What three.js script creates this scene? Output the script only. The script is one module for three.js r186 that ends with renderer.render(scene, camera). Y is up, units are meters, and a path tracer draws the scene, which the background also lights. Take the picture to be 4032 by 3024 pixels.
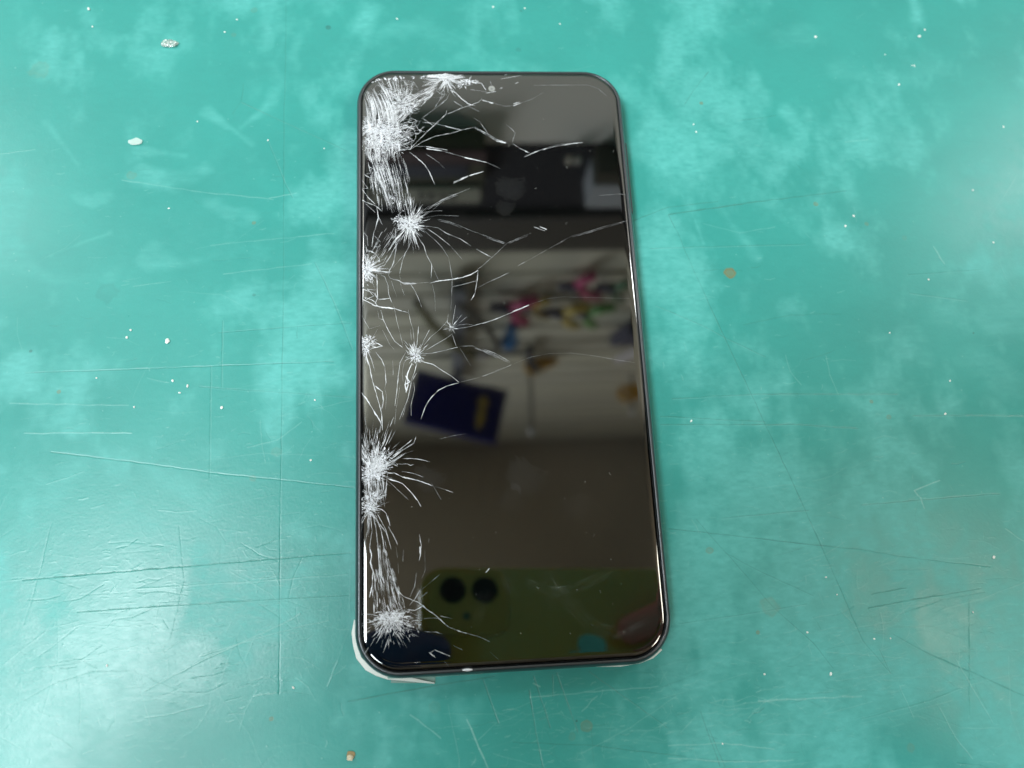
import * as THREE from 'three';
import { mergeGeometries } from 'three/addons/utils/BufferGeometryUtils.js';
import { MarchingCubes } from 'three/addons/objects/MarchingCubes.js';
import { RectAreaLightUniformsLib } from 'three/addons/lights/RectAreaLightUniformsLib.js';

// ---------------------------------------------------------------- camera, lamps, exposure
const scene = new THREE.Scene();
scene.background = new THREE.Color(0x060606);
const CAM = new THREE.Vector3(-0.0149, 0.2011, 0.0634);
const camera = new THREE.PerspectiveCamera(53.03, 4 / 3, 0.004, 20);
camera.position.copy(CAM);
camera.up.set(0.02741, 0.25709, -0.96600);
camera.lookAt(CAM.x + 0.083678, CAM.y - 0.963559, CAM.z - 0.254071);
camera.focus = 0.2;
camera.userData.fStop = 9;
const renderer = new THREE.WebGLRenderer({ antialias: true });
renderer.toneMapping = THREE.LinearToneMapping;
renderer.toneMappingExposure = 1.0;
renderer.shadowMap.enabled = true;
RectAreaLightUniformsLib.init();
// two suspended lamp panels, cool one on the left, warmer and weaker one on the right
const LAMPS = [
  { name: 'suspended_lamp', x: -0.68, y: 1.5, z: 0.34, w: 0.36, l: 0.8, down: 33, up: 3.0, aim: [0, 0.2, -0.2], color: [0.86, 0.97, 1.0], label: 'cool white suspended lamp panel on the cracked side of the phone' },
  { name: 'suspended_lamp_001', x: 1.08, y: 1.5, z: 0.42, w: 0.3, l: 0.9, down: 9.0, up: 4.2, aim: [0, 0.2, -0.2], color: [1.0, 0.95, 0.80], label: 'warm white suspended lamp panel on the button side of the phone' },
  { name: 'shelf_lamp', x: -0.54, y: 0.46, z: -0.31, w: 0.24, l: 0.05, down: 22, up: 0, aim: [-0.2, 0, -0.16], color: [0.92, 0.98, 1.0], label: 'short shelf lamp on the back wall, left of the cartons' },
  { name: 'shelf_lamp_001', x: 0.66, y: 0.46, z: -0.31, w: 0.24, l: 0.05, down: 20, up: 0, aim: [0.25, 0, -0.16], color: [0.94, 0.98, 0.98], label: 'short shelf lamp on the back wall, right of the white small box' },
];

// ---------------------------------------------------------------- helpers
let seed = 20240611;
const rnd = () => { seed = (seed + 0x6D2B79F5) | 0; let t = Math.imul(seed ^ (seed >>> 15), 1 | seed); t = (t + Math.imul(t ^ (t >>> 7), 61 | t)) ^ t; return ((t ^ (t >>> 14)) >>> 0) / 4294967296; };
const rr = (a, b) => a + (b - a) * rnd();
const MM = 0.001;
function std(rgb, roughness = 0.6, more = {}) { const m = new THREE.MeshPhysicalMaterial({ roughness, ...more }); m.color.setRGB(...rgb); return m; }
function add(name, geometry, material, parent) { const m = new THREE.Mesh(geometry, material); m.name = name; m.castShadow = m.receiveShadow = true; parent.add(m); return m; }
function group(name, label, category, x = 0, y = 0, z = 0, grp) { const g = new THREE.Group(); g.name = name; g.position.set(x, y, z); g.userData = { label, category }; if (grp) g.userData.group = grp; scene.add(g); return g; }
function tag(o, label, category, grp) { o.userData = { ...o.userData, label, category }; if (grp) o.userData.group = grp; return o; }
function structure(o) { o.userData.kind = 'structure'; return o; }
const at = (g, x, y, z) => g.translate(x, y, z);
const box = (w, h, d, x = 0, y = 0, z = 0) => at(new THREE.BoxGeometry(w, h, d), x, y, z);
// smooth value noise
const PERM = new Uint8Array(65536); for (let i = 0; i < 65536; i++) PERM[i] = rnd() * 256;
function vnoise(x, y) {
  const xi = Math.floor(x), yi = Math.floor(y); let fx = x - xi, fy = y - yi; fx = fx * fx * (3 - 2 * fx); fy = fy * fy * (3 - 2 * fy);
  const h = (a, b) => PERM[((a & 255) + ((b & 255) << 8)) & 65535];
  const a = h(xi, yi), b = h(xi + 1, yi), c = h(xi, yi + 1), d = h(xi + 1, yi + 1);
  return (a + (b - a) * fx + (c - a) * fy + (a - b - c + d) * fx * fy) / 255;
}
const fbm = (x, y, o) => { let s = 0, a = 0.5, n = 0; for (let i = 0; i < o; i++) { s += a * vnoise(x, y); n += a; x = x * 2.03 + 17.1; y = y * 2.03 + 5.7; a *= 0.55; } return s / n; };
const sstep = (a, b, x) => { const t = Math.min(1, Math.max(0, (x - a) / (b - a))); return t * t * (3 - 2 * t); };
const srgb = (v) => 255 * (v <= 0.0031308 ? 12.92 * v : 1.055 * Math.pow(v, 1 / 2.4) - 0.055);

// ---------------------------------------------------------------- traced data, millimetres on the mat (x right, z towards the viewer)
const MARKS = [[0,0.25,-72.6,-76.9,-45.4,-62.6,-42.0,-60.5],
[0,0.22,-60.7,-112.6,-60.2,-85.4,-60.2,-72.4,-59.6,-48.0,-58.7,-11.6,-58.6,2.9,-58.3,21.3,-58.0,44.1,-57.6,63.4,-57.1,85.7],
[0,0.15,-64.5,-64.2,-59.5,-51.0,-57.1,-46.0],
[0,0.28,-123.9,3.8,-95.7,3.5,-58.5,2.9,-45.0,2.8],
[0,0.3,-115.4,24.9,-97.9,27.7,-85.1,29.9,-76.2,31.6,-54.0,34.7,-39.7,36.9],
[0,0.22,-50.6,-26.1,-46.0,-16.0,-42.7,-7.6,-40.1,-0.2],
[0,0.18,-75.6,-6.1,-48.1,-7.8,-40.8,-8.0],
[0,0.15,-79.8,8.8,-58.7,10.9,-40.2,12.8],
[0,0.4,-119.0,56.2,-84.7,54.8,-57.7,53.8,-40.4,53.2],
[0,0.28,-105.5,64.3,-86.0,63.9,-57.6,63.6,-40.4,63.5],
[0,0.5,51.0,-39.6,75.7,-43.2,94.9,-45.5,106.6,-47.0],
[0,0.3,39.3,-37.3,51.2,-42.0,66.4,-43.7],
[0,0.35,68.7,-88.3,62.8,-81.1,59.8,-76.6],
[0,0.3,75.2,-70.7,88.2,-72.8],
[0,0.2,44.5,-28.9,49.9,-29.1,91.0,-29.6],
[0,0.28,51.0,-39.4,53.2,-33.6,55.0,-27.1,57.4,-19.5,62.6,-3.3,68.3,13.7,72.2,25.6,77.3,40.8,80.0,49.5,82.4,57.1,86.4,70.4,89.8,81.4,95.7,89.5],
[0,0.25,44.3,-11.4,47.9,-9.7,56.8,-5.4,63.3,-1.4,74.2,4.5],
[0,0.25,46.3,15.8,70.0,15.2,111.2,16.4],
[0,0.3,42.6,20.7,44.8,20.8,58.2,22.0,71.7,23.1],
[0,0.35,42.4,22.9,67.9,23.8,79.8,24.1,97.9,25.8],
[0,0.25,114.3,22.7,137.0,23.3,147.0,23.9],
[0,0.2,120.8,-19.5,128.3,-19.8,144.1,-20.8],
[0,0.2,120.2,-13.7,137.5,-11.0],
[0,0.3,95.2,46.7,111.7,46.0,135.1,45.2],
[0,0.25,56.3,48.7,80.3,47.5],
[0,0.3,41.8,50.8,55.4,52.8,74.2,55.7,93.2,58.4,108.8,61.5,128.2,64.4],
[0,0.3,49.4,48.6,55.4,56.4,61.0,63.5,66.8,71.4,76.5,81.1,80.7,87.5],
[0,0.25,56.1,57.6,64.5,62.5,78.3,69.6],
[0,0.25,41.9,74.7,65.8,72.6,76.2,71.5],
[0,0.35,92.5,73.3,106.8,71.6,124.2,69.8],
[0,0.3,94.0,69.8,103.9,68.7],
[0,0.2,120.6,72.1,114.6,100.5],
[0,0.28,98.2,80.2,106.8,85.4,116.4,89.9,130.2,96.8],
[0,0.3,45.4,95.7,48.8,108.3],
[0,0.3,47.1,99.9,50.0,108.4],
[0,0.35,-40.8,88.2,-18.1,85.7,-5.4,84.5],
[0,0.3,-8.2,85.1,-4.7,95.2],
[0,0.45,3.1,88.2,4.2,98.2,5.5,105.9],
[0,0.35,4.3,85.0,7.8,97.0],
[0,0.25,9.1,84.9,8.8,89.9],
[0,0.4,10.1,84.6,13.1,94.4,14.4,98.5],
[0,0.3,18.2,84.7,26.5,91.1,36.7,98.8],
[0,0.25,-1.4,99.7,16.6,101.5,40.5,105.5],
[0,0.25,93.7,83.5,95.7,89.5],
[0,0.2,-74.7,-9.6,-74.1,8.8],
[0,0.18,-77.1,3.1,-76.0,32.9],
[0,0.2,86.2,99.7,104.6,96.6,113.5,94.1],
[1,0.25,-104.1,-51.8,-80.2,-47.6,-62.5,-45.5],
[1,0.25,-79.0,-31.6,-45.4,-34.8],
[1,0.35,-126.9,11.8,-97.4,13.3],
[1,0.3,-122.5,19.7,-96.1,20.6],
[1,0.25,-98.7,-19.8,-88.7,-21.0],
[1,0.25,-75.1,-23.0,-51.4,-25.7],
[1,0.3,-92.0,59.6,-74.8,59.3,-57.8,59.0,-40.8,58.5],
[1,0.45,-88.4,83.2,-73.9,76.4,-59.0,70.5,-52.5,67.5],
[1,0.4,-75.9,76.0,-57.4,71.4,-45.5,69.3],
[1,0.3,3.1,89.8,35.2,89.2],
[1,0.5,-12.4,94.0,-7.8,105.0],
[1,0.35,-26.0,92.1,-18.7,97.6],
[1,0.6,60.3,94.0,87.1,94.4],
[1,0.4,113.0,85.0,120.5,102.7],
[1,0.35,36.2,105.6,52.4,107.5,67.4,108.0],
[1,0.35,36.5,102.8,50.4,103.1,63.0,105.3],
[1,0.3,108.8,-63.5,116.3,-64.3],
[1,0.5,130.4,-28.4,132.7,-22.7],
[1,0.3,39.8,100.1,44.1,96.6],
[1,0.3,-137.6,-60.1,-128.2,-61.5],
[1,0.35,107.2,98.5,109.8,105.2,113.4,110.7],
[1,0.3,97.5,92.5,100.0,100.5],
[1,0.4,-63.0,85.8,-57.7,85.2],
[1,0.4,-88.0,89.1,-81.7,88.6,-74.7,87.3],
[1,0.35,15.7,93.8,19.7,90.5],
[1,0.4,4.2,86.7,5.7,87.4],
[1,0.35,134.7,54.6,139.2,58.2],
[1,0.5,112.8,48.3,112.3,45.5,110.9,43.4,118.6,40.9],
[1,0.4,-45.7,84.5,-43.3,78.8],
[1,0.3,-63.6,-45.9,-55.9,-47.4]];
const SMEARS = [[4.2,0.5,-62.7,-81.0,-66.1,-74.5,-72.3,-68.7],
[3.6,0.5,-82.5,-73.9,-75.0,-68.2,-69.3,-62.9],
[3.2,0.45,-126.6,-70.2,-121.7,-64.0,-116.6,-56.9],
[3,0.5,-101.2,-60.9,-94.2,-60.4,-87.5,-59.3],
[5.5,0.55,-99.4,-53.8,-91.4,-52.2,-81.5,-55.2],
[2.6,0.45,-120.8,-29.1,-113.6,-32.8,-106.2,-35.6],
[5,0.4,-79.6,-44.4,-74.6,-41.2,-68.3,-39.6],
[3,0.35,-116.0,-47.0,-111.7,-44.7,-107.8,-47.0],
[5,0.4,-50.7,-31.6,-46.4,-27.7,-43.0,-28.5],
[3,0.45,-61.4,-18.9,-54.6,-19.6,-49.8,-18.0],
[6,0.35,-94.3,-28.4,-86.1,-26.1,-76.8,-28.9],
[7,0.3,-128.7,-28.2,-120.2,-22.2,-105.8,-22.7],
[4,0.5,59.1,-70.4,73.3,-63.8,81.1,-53.9],
[4.5,0.4,78.5,-88.7,83.2,-77.2],
[5,0.45,91.2,-74.1,94.6,-69.7],
[6.5,0.55,100.1,-66.5,101.2,-59.9,102.0,-52.8],
[2.4,0.55,109.8,-58.2,112.6,-55.6],
[5,0.55,64.0,-47.6,69.9,-36.0,76.3,-25.7],
[3,0.4,108.9,-77.8,110.9,-69.7],
[2.2,0.6,55.4,-46.6,58.4,-39.1,60.4,-30.2],
[9,0.35,109.7,-87.8,126.8,-85.2,144.5,-89.0],
[7,0.3,92.7,-102.7,104.4,-101.9],
[5,0.35,-53.1,46.6,-49.9,51.2,-46.2,48.2],
[9,0.3,-95.8,39.8,-88.1,43.9,-82.8,51.0],
[12,0.3,-121.2,29.2,-113.2,35.9,-109.0,28.4],
[8,0.3,-92.9,29.0,-83.8,33.9,-77.2,40.5],
[7,0.3,-32.1,-101.1,-20.5,-104.9,-12.9,-98.6],
[6,0.3,-7.7,-92.4,5.5,-91.6,15.4,-88.1],
[4,0.4,-31.2,92.7,-30.3,95.6],
[5,0.4,-14.7,90.3,-13.2,94.4],
[10,0.3,128.3,-7.6,143.5,-5.7,154.1,-6.3],
[7,0.3,119.2,-0.8,121.1,5.3],
[7,0.25,72.4,11.5,86.3,16.3],
[9,0.25,133.3,5.7,143.2,13.5],
[9,0.35,-133.2,-57.4,-133.8,-44.9,-130.3,-31.2],
[6,0.3,-60.8,-99.0,-63.5,-90.1,-61.1,-83.1],
[9,0.25,67.3,-105.2,88.4,-107.4],
[6,0.3,50.6,-60.1,52.8,-51.6],
[9,0.3,111.9,74.6,117.5,81.3,126.6,88.0],
[9,0.3,22.1,99.9,31.8,103.9],
[7,0.3,-21.0,99.0,-17.5,103.1]];
const STAINS = [[67.1,-21.1,1.77,0,0.8],[16.6,97.0,1.63,1,0.7],[52.2,56.7,1.16,1,0.7],[-129.9,-87.4,3.06,1,0.3],[-48.0,-103.0,0.95,2,0.6],[-101.7,-53.3,1.50,1,0.4],[65.0,-77.1,0.68,0,0.6],[96.2,-42.7,0.75,0,0.5],[103.0,18.2,0.61,0,0.5],[62.3,77.7,0.61,0,0.6],[-67.7,-38.4,0.61,0,0.5],[-58.9,91.0,0.54,0,0.5],[97.9,107.1,1.36,1,0.4],[-70.1,-108.8,1.09,1,0.35],[-75.7,-100.1,0.95,1,0.4],[-20.1,90.8,1.77,1,0.15],[12.8,99.3,1.09,1,0.3],[-65.2,33.3,0.95,1,0.4],[-59.4,26.6,1.50,1,0.25],[107.3,22.8,0.82,0,0.3],[11.1,-109.9,0.54,2,0.4],[9.6,-95.7,0.95,2,0.25],[14.2,95.8,0.27,2,0.8],[-105.2,-18.2,3.26,3,0.35],[-87.9,29.2,2.04,3,0.2],[-66.8,-16.8,0.54,2,0.4],[-123.3,-2.2,0.48,2,0.6],[-115.2,9.0,0.54,0,0.6],[137.2,-1.2,0.27,2,1],[110.8,-36.1,0.68,0,0.35],[121.9,-31.4,0.82,1,0.3],[66.3,71.7,2.72,0,0.2]];
const SPECKS = [[-118.0,-108.3,0.54],[-116.4,-102.2,0.34],[-75.0,-105.3,0.27],[-78.3,-100.8,0.27],[-84.6,-70.4,0.27],[-64.5,-64.3,0.27],[-48.5,-61.6,0.27],[-90.8,-42.9,0.27],[-106.0,5.7,0.27],[-97.5,77.0,0.27],[-53.8,84.4,0.34],[-50.7,29.3,0.34],[23.1,-105.1,0.27],[2.5,-111.0,0.41],[12.4,-110.7,0.34],[-27.2,-106.2,0.34],[105.1,-101.3,0.41],[140.0,-101.9,0.68],[142.4,-104.5,0.34],[129.8,-83.9,0.41],[136.3,-90.9,0.34],[135.5,-91.0,0.27],[127.2,-95.0,0.27],[161.5,-68.8,0.34],[104.2,-35.3,0.41],[107.3,-38.6,0.41],[126.8,-17.9,0.27],[127.2,13.0,0.27],[79.9,88.7,0.41],[62.7,87.8,0.34],[75.3,78.4,0.34],[51.0,22.2,0.34],[84.7,69.5,0.20],[82.4,65.0,0.27],[92.8,80.9,0.27],[97.2,81.0,0.27],[129.6,62.0,0.41],[120.8,75.7,0.27],[50.0,103.2,0.27],[-95.9,13.8,0.34],[-84.7,10.3,0.34],[-73.8,14.6,0.48],[-49.9,13.3,0.27],[-98.4,-7.3,0.41],[-99.2,-5.3,0.41],[-88.7,-3.9,0.68],[-86.7,7.0,0.34],[-82.8,8.5,0.41],[111.9,-1.7,0.27],[123.8,22.5,0.34],[146.7,-46.8,0.34],[149.5,-29.4,0.34],[61.8,-69.6,0.27],[62.3,-67.0,0.27]];
const SMUDGES = [[0,3.6,0.17,4.21,-44.63,0.1,0],
[0,2.2,0.13,2.49,-38.38,0.2,0],
[0,4.2,0.15,4.22,36.34,0.6,0],
[0,3,0.05,0.08,41.94,-0.8,0],
[0,3.2,0.12,-20.07,36.07,0.3,0],
[0,3,0.07,16.64,44.51,-0.5,0],
[1,2.3,0.16,7.35,60.24,12.56,67.11,18.94,73.95,25.06,75.44],
[1,1.6,0.15,2.84,62.45,8.93,65.14,14.59,64.81,25.69,60.49],
[1,1.5,0.14,-2.38,61.00,-0.41,65.29],
[1,1.8,0.11,-6.86,64.38,-9.90,71.88],
[1,1,0.16,23.72,76.54,32.83,72.89],
[1,2.2,0.05,-10.90,-37.34,-8.98,-31.96],
[1,1.4,0.06,-34.55,50.45,-33.96,58.92],
[1,2,0.04,-23.87,75.20,-26.31,79.06],
[1,1.4,0.06,7.65,65.68,9.92,69.36]];
const CRACKS = [
[0.13,-23.73,-56.34,-21.33,-59.14,-16.71,-64.03,-13.21,-67.68,-12.94,-68.99],
[0.13,-13.21,-67.55,-8.56,-69.80,-6.69,-70.46,-3.88,-71.66,-2.68,-72.73],
[0.13,-20.07,-66.37,-16.60,-69.25,-14.73,-70.83,-12.84,-72.68,-12.11,-74.28],
[0.13,-11.84,-75.61,-10.25,-74.82,-8.47,-72.70,-6.67,-71.12,-4.84,-70.60],
[0.13,-19.87,-65.07,-16.47,-64.81,-12.40,-63.52,-8.78,-62.61,-4.86,-63.65],
[0.13,-8.78,-62.61,-12.46,-61.45,-16.33,-60.68,-19.98,-58.89,-23.39,-56.47],
[0.13,-23.63,-55.58,-21.64,-53.81,-19.45,-51.53,-18.16,-49.02,-16.90,-45.55],
[0.08,-16.59,-69.51,-14.68,-72.68,-13.95,-74.54],
[0.08,-10.80,-71.90,-8.54,-70.32,-8.34,-69.53],
[0.08,-6.70,-70.33,-3.53,-68.62],
[0.08,-19.02,-61.96,-16.71,-63.90,-19.84,-66.37],
[0.08,-22.17,-62.61,-19.02,-61.96],
[0.08,-5.09,-63.52,-1.29,-61.19,0.94,-59.63,3.86,-58.34],
[0.08,-1.29,-61.19,-3.65,-65.35,-5.22,-66.39],
[0.08,-6.05,-75.91,-1.43,-75.13],
[0.08,-0.12,-78.63,0.29,-77.28],
[0.24,-2.69,-72.46,0.51,-71.28],
[0.24,0.82,-59.51,3.64,-58.52],
[0.24,0.73,-59.12,3.51,-58.34],
[0.24,-19.00,-57.35,-13.05,-56.19],
[0.24,-19.01,-56.72,-14.64,-55.94],
[0.24,-8.38,-53.89,-2.10,-52.22],
[0.24,-11.77,-45.74,-7.45,-47.96],
[0.24,-11.65,-46.12,-7.44,-48.16],
[0.24,-7.33,-48.09,-3.12,-49.45],
[0.24,-1.44,-74.73,1.49,-75.28],
[0.24,-2.71,-78.07,-1.41,-75.67],
[0.24,-8.74,-78.84,-2.71,-78.02],
[0.24,-8.26,-79.38,-3.39,-78.61],
[0.05,-22.03,-57.36,-18.88,-57.35,-8.60,-54.02,-2.10,-52.22,1.45,-50.44],
[0.05,-19.15,-55.07,-15.84,-52.53,-14.10,-50.51],
[0.08,4.04,-64.31,5.58,-62.75,6.34,-61.70,5.38,-58.60],
[0.08,-5.20,-63.26,0.61,-59.38,3.78,-58.60],
[0.08,5.37,-58.34,7.36,-56.79,10.26,-55.24],
[0.08,2.98,-79.46,5.00,-79.88,9.16,-80.72],
[0.16,7.36,-56.74,9.81,-55.30],
[0.16,8.59,-53.97,12.83,-56.01,17.53,-57.29,23.16,-58.31,25.74,-58.57],
[0.16,6.19,-70.50,9.05,-71.71],
[0.16,6.34,-71.17,8.36,-71.84],
[0.16,-2.45,-72.20,0.65,-71.41],
[0.16,7.02,-77.86,8.22,-78.41],
[0.16,2.61,-76.22,3.56,-76.63],
[0.16,4.10,-80.82,5.06,-81.10],
[0.035,8.85,-54.48,17.55,-57.68,22.25,-58.58],
[0.035,9.05,-71.71,11.92,-72.79,15.09,-74.94],
[0.035,0.65,-71.41,3.86,-70.36,6.20,-70.63],
[0.035,12.64,-77.36,28.31,-77.58,31.56,-76.38,33.75,-73.96],
[0.11,-19.27,-37.93,-14.79,-40.82,-10.97,-42.52,-7.12,-44.22],
[0.11,-21.11,-33.11,-16.32,-32.34,-13.95,-30.63,-10.28,-28.91,-7.50,-26.84],
[0.11,-6.00,-25.87,-2.05,-23.33],
[0.11,-19.59,-32.37,-16.37,-29.94,-13.17,-27.04],
[0.11,-20.48,-31.90,-17.48,-29.00,-15.57,-26.83,-13.59,-23.50],
[0.11,-22.45,-30.97,-21.19,-28.57,-20.13,-26.90,-19.53,-24.29,-18.19,-21.45,-18.49,-17.50],
[0.07,-18.94,-37.80,-14.35,-40.57,-10.53,-42.27],
[0.07,-21.48,-36.74,-16.86,-37.42,-14.87,-37.40],
[0.07,-16.26,-34.87,-13.20,-34.11,-10.16,-32.75,-7.13,-31.27],
[0.07,-16.26,-34.50,-13.21,-33.70,-9.74,-32.14],
[0.07,-2.78,-29.53,1.99,-27.55],
[0.07,-3.02,-29.18,1.75,-27.27],
[0.07,-2.05,-23.21,-1.26,-23.79,0.58,-25.66],
[0.07,-2.05,-23.21,-4.43,-21.00,-6.00,-19.86],
[0.07,-13.60,-23.26,-13.15,-19.97,-12.80,-17.17,-13.13,-12.79],
[0.07,-25.13,-25.08,-27.53,-22.06,-28.83,-20.46],
[0.07,-24.18,-16.21,-23.14,-14.59,-22.11,-12.28,-21.10,-9.30],
[0.07,-12.86,-14.97,-10.26,-15.51,-6.33,-16.60],
[0.035,-20.41,-35.27,-16.01,-36.08,-10.51,-35.78],
[0.035,-7.13,-31.27,-2.78,-29.53],
[0.035,-13.17,-27.04,-10.03,-22.97],
[0.035,-18.19,-21.45,-16.46,-16.77],
[0.035,-22.26,-16.18,-18.83,-16.35],
[0.035,-13.01,-17.18,-12.86,-14.86,-13.48,-8.03],
[0.035,-6.19,-14.51,-3.76,-15.85,-0.22,-17.42,2.28,-18.78],
[0.035,-17.52,-8.12,-17.62,-12.88,-18.20,-15.88],
[0.035,-29.07,-16.99,-27.63,-12.38],
[0.035,-26.92,-19.03,-26.53,-15.79,-25.61,-12.57],
[0.035,-18.41,-36.95,-15.03,-40.09,-12.98,-42.29,-11.20,-42.40],
[0.1,-23.33,-30.50,-24.25,-26.71,-25.13,-25.08,-26.02,-22.74,-26.81,-19.03],
[0.1,-33.49,-30.15,-31.78,-28.23],
[0.1,-36.94,-32.09,-35.43,-29.94,-35.22,-27.10],
[0.1,-33.10,-19.37,-30.76,-18.17,-29.93,-15.63,-29.73,-13.11,-28.91,-10.59],
[0.1,-32.70,-11.80,-29.32,-11.96],
[0.1,-32.49,-11.57,-29.43,-12.03],
[0.2,-27.86,-32.47,-27.70,-26.29,-28.39,-22.08,-29.47,-20.00,-29.80,-18.62,-29.38,-17.69,-26.94,-16.95,-26.10,-16.25,-22.26,-16.18],
[0.2,-18.84,-16.12,-16.25,-16.77,-13.01,-17.06,-10.19,-17.59,-7.79,-18.37,-5.79,-19.62],
[0.2,-37.06,-41.00,-35.87,-40.26,-33.04,-39.03,-31.52,-37.56],
[0.2,-32.82,-38.78,-32.40,-35.40,-33.71,-30.63,-34.15,-26.85],
[0.2,-36.91,-15.98,-36.28,-14.60,-33.32,-13.40,-32.70,-12.02,-33.33,-10.68,-32.08,-9.30],
[0.2,-36.90,-12.11,-33.33,-10.00],
[0.2,-32.07,-9.52,-28.50,-9.00],
[0.2,-32.88,-18.90,-32.69,-12.48],
[0.2,-25.99,-15.97,-22.47,-16.05],
[0.12,-35.86,-39.78,-33.26,-37.09],
[0.12,-36.96,-47.13,-35.21,-44.41,-36.74,-44.42],
[0.12,-36.96,-44.42,-35.21,-41.72,-33.25,-39.51],
[0.12,-32.40,-35.88,-31.32,-33.22],
[0.12,-5.79,-19.62,-6.11,-16.82,-6.90,-12.91,-8.05,-10.86],
[0.12,-6.90,-12.91,-7.35,-12.22],
[0.24,-34.17,-10.24,-32.49,-9.76,-28.50,-9.11,-26.40,-8.39],
[0.24,-33.39,11.97,-31.56,13.52,-31.27,15.86,-31.79,18.17],
[0.24,-35.85,3.05,-34.82,6.55,-34.21,10.02,-33.19,13.68,-31.79,19.01,-31.61,23.61],
[0.24,-36.86,13.58,-35.44,15.53,-33.41,19.17,-32.21,21.09,-31.81,22.35],
[0.24,-23.87,5.97,-25.15,8.98,-25.81,11.97],
[0.24,-25.67,9.40,-24.56,11.15,-25.81,11.76,-25.42,13.91],
[0.24,-25.16,9.63,-24.99,12.00,-25.63,13.90],
[0.24,-34.60,-0.65,-31.40,1.30,-34.40,1.77],
[0.12,-33.37,2.67,-31.72,4.90,-30.91,6.87,-30.63,10.98,-30.94,12.68],
[0.12,-11.95,11.72,-15.08,12.49,-17.18,13.51,-19.08,15.38,-20.56,17.46,-21.85,21.00],
[0.12,-21.79,5.59,-18.47,6.55,-16.02,8.36,-13.97,9.72,-11.94,11.51],
[0.12,-31.87,-8.84,-31.25,-6.13,-30.01,-3.20,-28.37,-0.06,-26.31,1.75],
[0.12,-22.04,-4.03,-22.54,1.18],
[0.12,-12.35,-3.03,-8.51,-3.61,-2.25,-5.28],
[0.12,-21.13,3.64,-18.41,3.49,-14.83,2.70,-11.86,2.00],
[0.12,-25.49,3.09,-26.98,5.89,-27.42,8.92,-27.88,13.62,-28.43,17.43],
[0.12,-34.61,3.95,-33.38,8.11],
[0.12,-22.73,6.44,-23.29,8.60,-24.36,11.16],
[0.075,-26.40,-8.39,-24.72,-7.90],
[0.075,-32.81,-9.09,-32.30,-6.38,-31.36,-6.02],
[0.075,-32.73,-3.49,-33.98,-1.08],
[0.075,-36.90,-7.60,-35.85,-5.34,-34.81,-3.53],
[0.075,-24.71,-8.69,-24.12,-5.30,-23.52,-3.28,-23.26,0.06],
[0.075,-19.22,-2.96,-21.07,0.56],
[0.075,-24.15,-3.29,-23.99,-0.18],
[0.075,-14.62,-5.10,-16.58,-2.90,-18.94,-0.95,-20.88,1.44],
[0.075,-14.14,-7.12,-14.51,-5.10,-13.60,-3.73],
[0.075,-12.15,-9.80,-12.66,-6.86,-13.27,-3.94],
[0.075,-10.52,-7.04,-12.96,-3.94],
[0.075,-9.27,-6.34,-11.45,-4.58],
[0.075,-13.23,-1.70,-14.95,-0.41,-16.66,0.55,-20.06,2.57],
[0.075,-13.24,-1.48,-12.28,1.87],
[0.075,-11.43,1.78,-8.06,1.76,-5.36,3.15,-2.04,4.78,1.10,6.63],
[0.075,-7.44,2.33,-4.74,3.65,-1.64,5.34],
[0.075,-24.67,4.21,-25.94,5.92,-26.49,8.73,-26.21,11.10],
[0.075,-22.77,8.83,-24.15,11.16,-25.03,15.41,-27.34,21.04],
[0.075,-23.53,11.18,-23.36,13.33,-24.34,17.34,-24.28,20.09],
[0.075,-34.81,-3.53,-33.35,-4.06,-32.10,-4.36],
[0.075,-28.83,5.19,-28.76,9.31],
[0.04,-28.49,-10.13,-27.69,-5.61,-26.69,-1.13,-26.10,1.54],
[0.04,-12.32,-4.04,-9.33,-4.31,-7.85,-4.05],
[0.04,-11.44,2.12,-8.67,7.25],
[0.04,-11.94,11.61,-7.11,10.56,0.15,7.81],
[0.04,-30.94,12.68,-30.55,14.61,-30.77,18.20],
[0.04,-27.04,11.94,-28.13,18.28,-28.57,22.46],
[0.04,-25.24,15.83,-26.53,20.43],
[0.04,-19.29,15.58,-21.41,19.12],
[0.04,-31.48,-3.24,-29.63,0.79,-28.39,2.36],
[0.3,10.13,-32.23,13.19,-31.03],
[0.3,11.71,-32.38,13.66,-31.39],
[0.06,2.56,-27.55,8.46,-30.12],
[0.06,3.00,-27.42,8.21,-29.59],
[0.06,20.03,-29.25,25.08,-30.65,29.49,-32.06,37.17,-34.06],
[0.06,20.69,-29.12,25.28,-30.35,29.22,-31.62,35.04,-33.22],
[0.06,5.10,-20.74,7.13,-21.89],
[0.06,-2.30,-16.53,2.59,-18.78],
[0.06,29.10,-41.72,34.89,-42.17,37.39,-41.78],
[0.14,3.15,-7.69,7.56,-9.41],
[0.2,36.48,-41.91,37.50,-41.73],
[0.03,7.56,-9.41,12.44,-11.04,16.85,-11.53,35.11,-10.72],
[0.03,2.56,-27.55,-2.02,-23.33],
[0.03,7.13,-21.89,15.61,-26.65,20.02,-29.13],
[0.12,-5.16,-4.33,-2.34,-5.28,2.26,-7.11,7.56,-9.29],
[0.07,-5.43,2.93,-2.32,4.33,1.60,6.64],
[0.07,-5.21,2.67,-2.09,4.01,1.62,6.31],
[0.07,2.00,7.20,-1.66,8.75,-5.71,10.16],
[0.032,2.22,7.10,7.20,5.24,12.16,4.37,17.96,4.40,24.36,5.34,30.75,6.73,35.02,7.51],
[0.12,-26.65,31.02,-24.24,31.11,-22.24,31.38,-19.83,32.08],
[0.12,-27.67,32.41,-25.46,32.39,-24.67,32.82,-23.86,32.65],
[0.12,-26.89,34.26,-24.30,34.76,-21.52,35.88],
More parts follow.
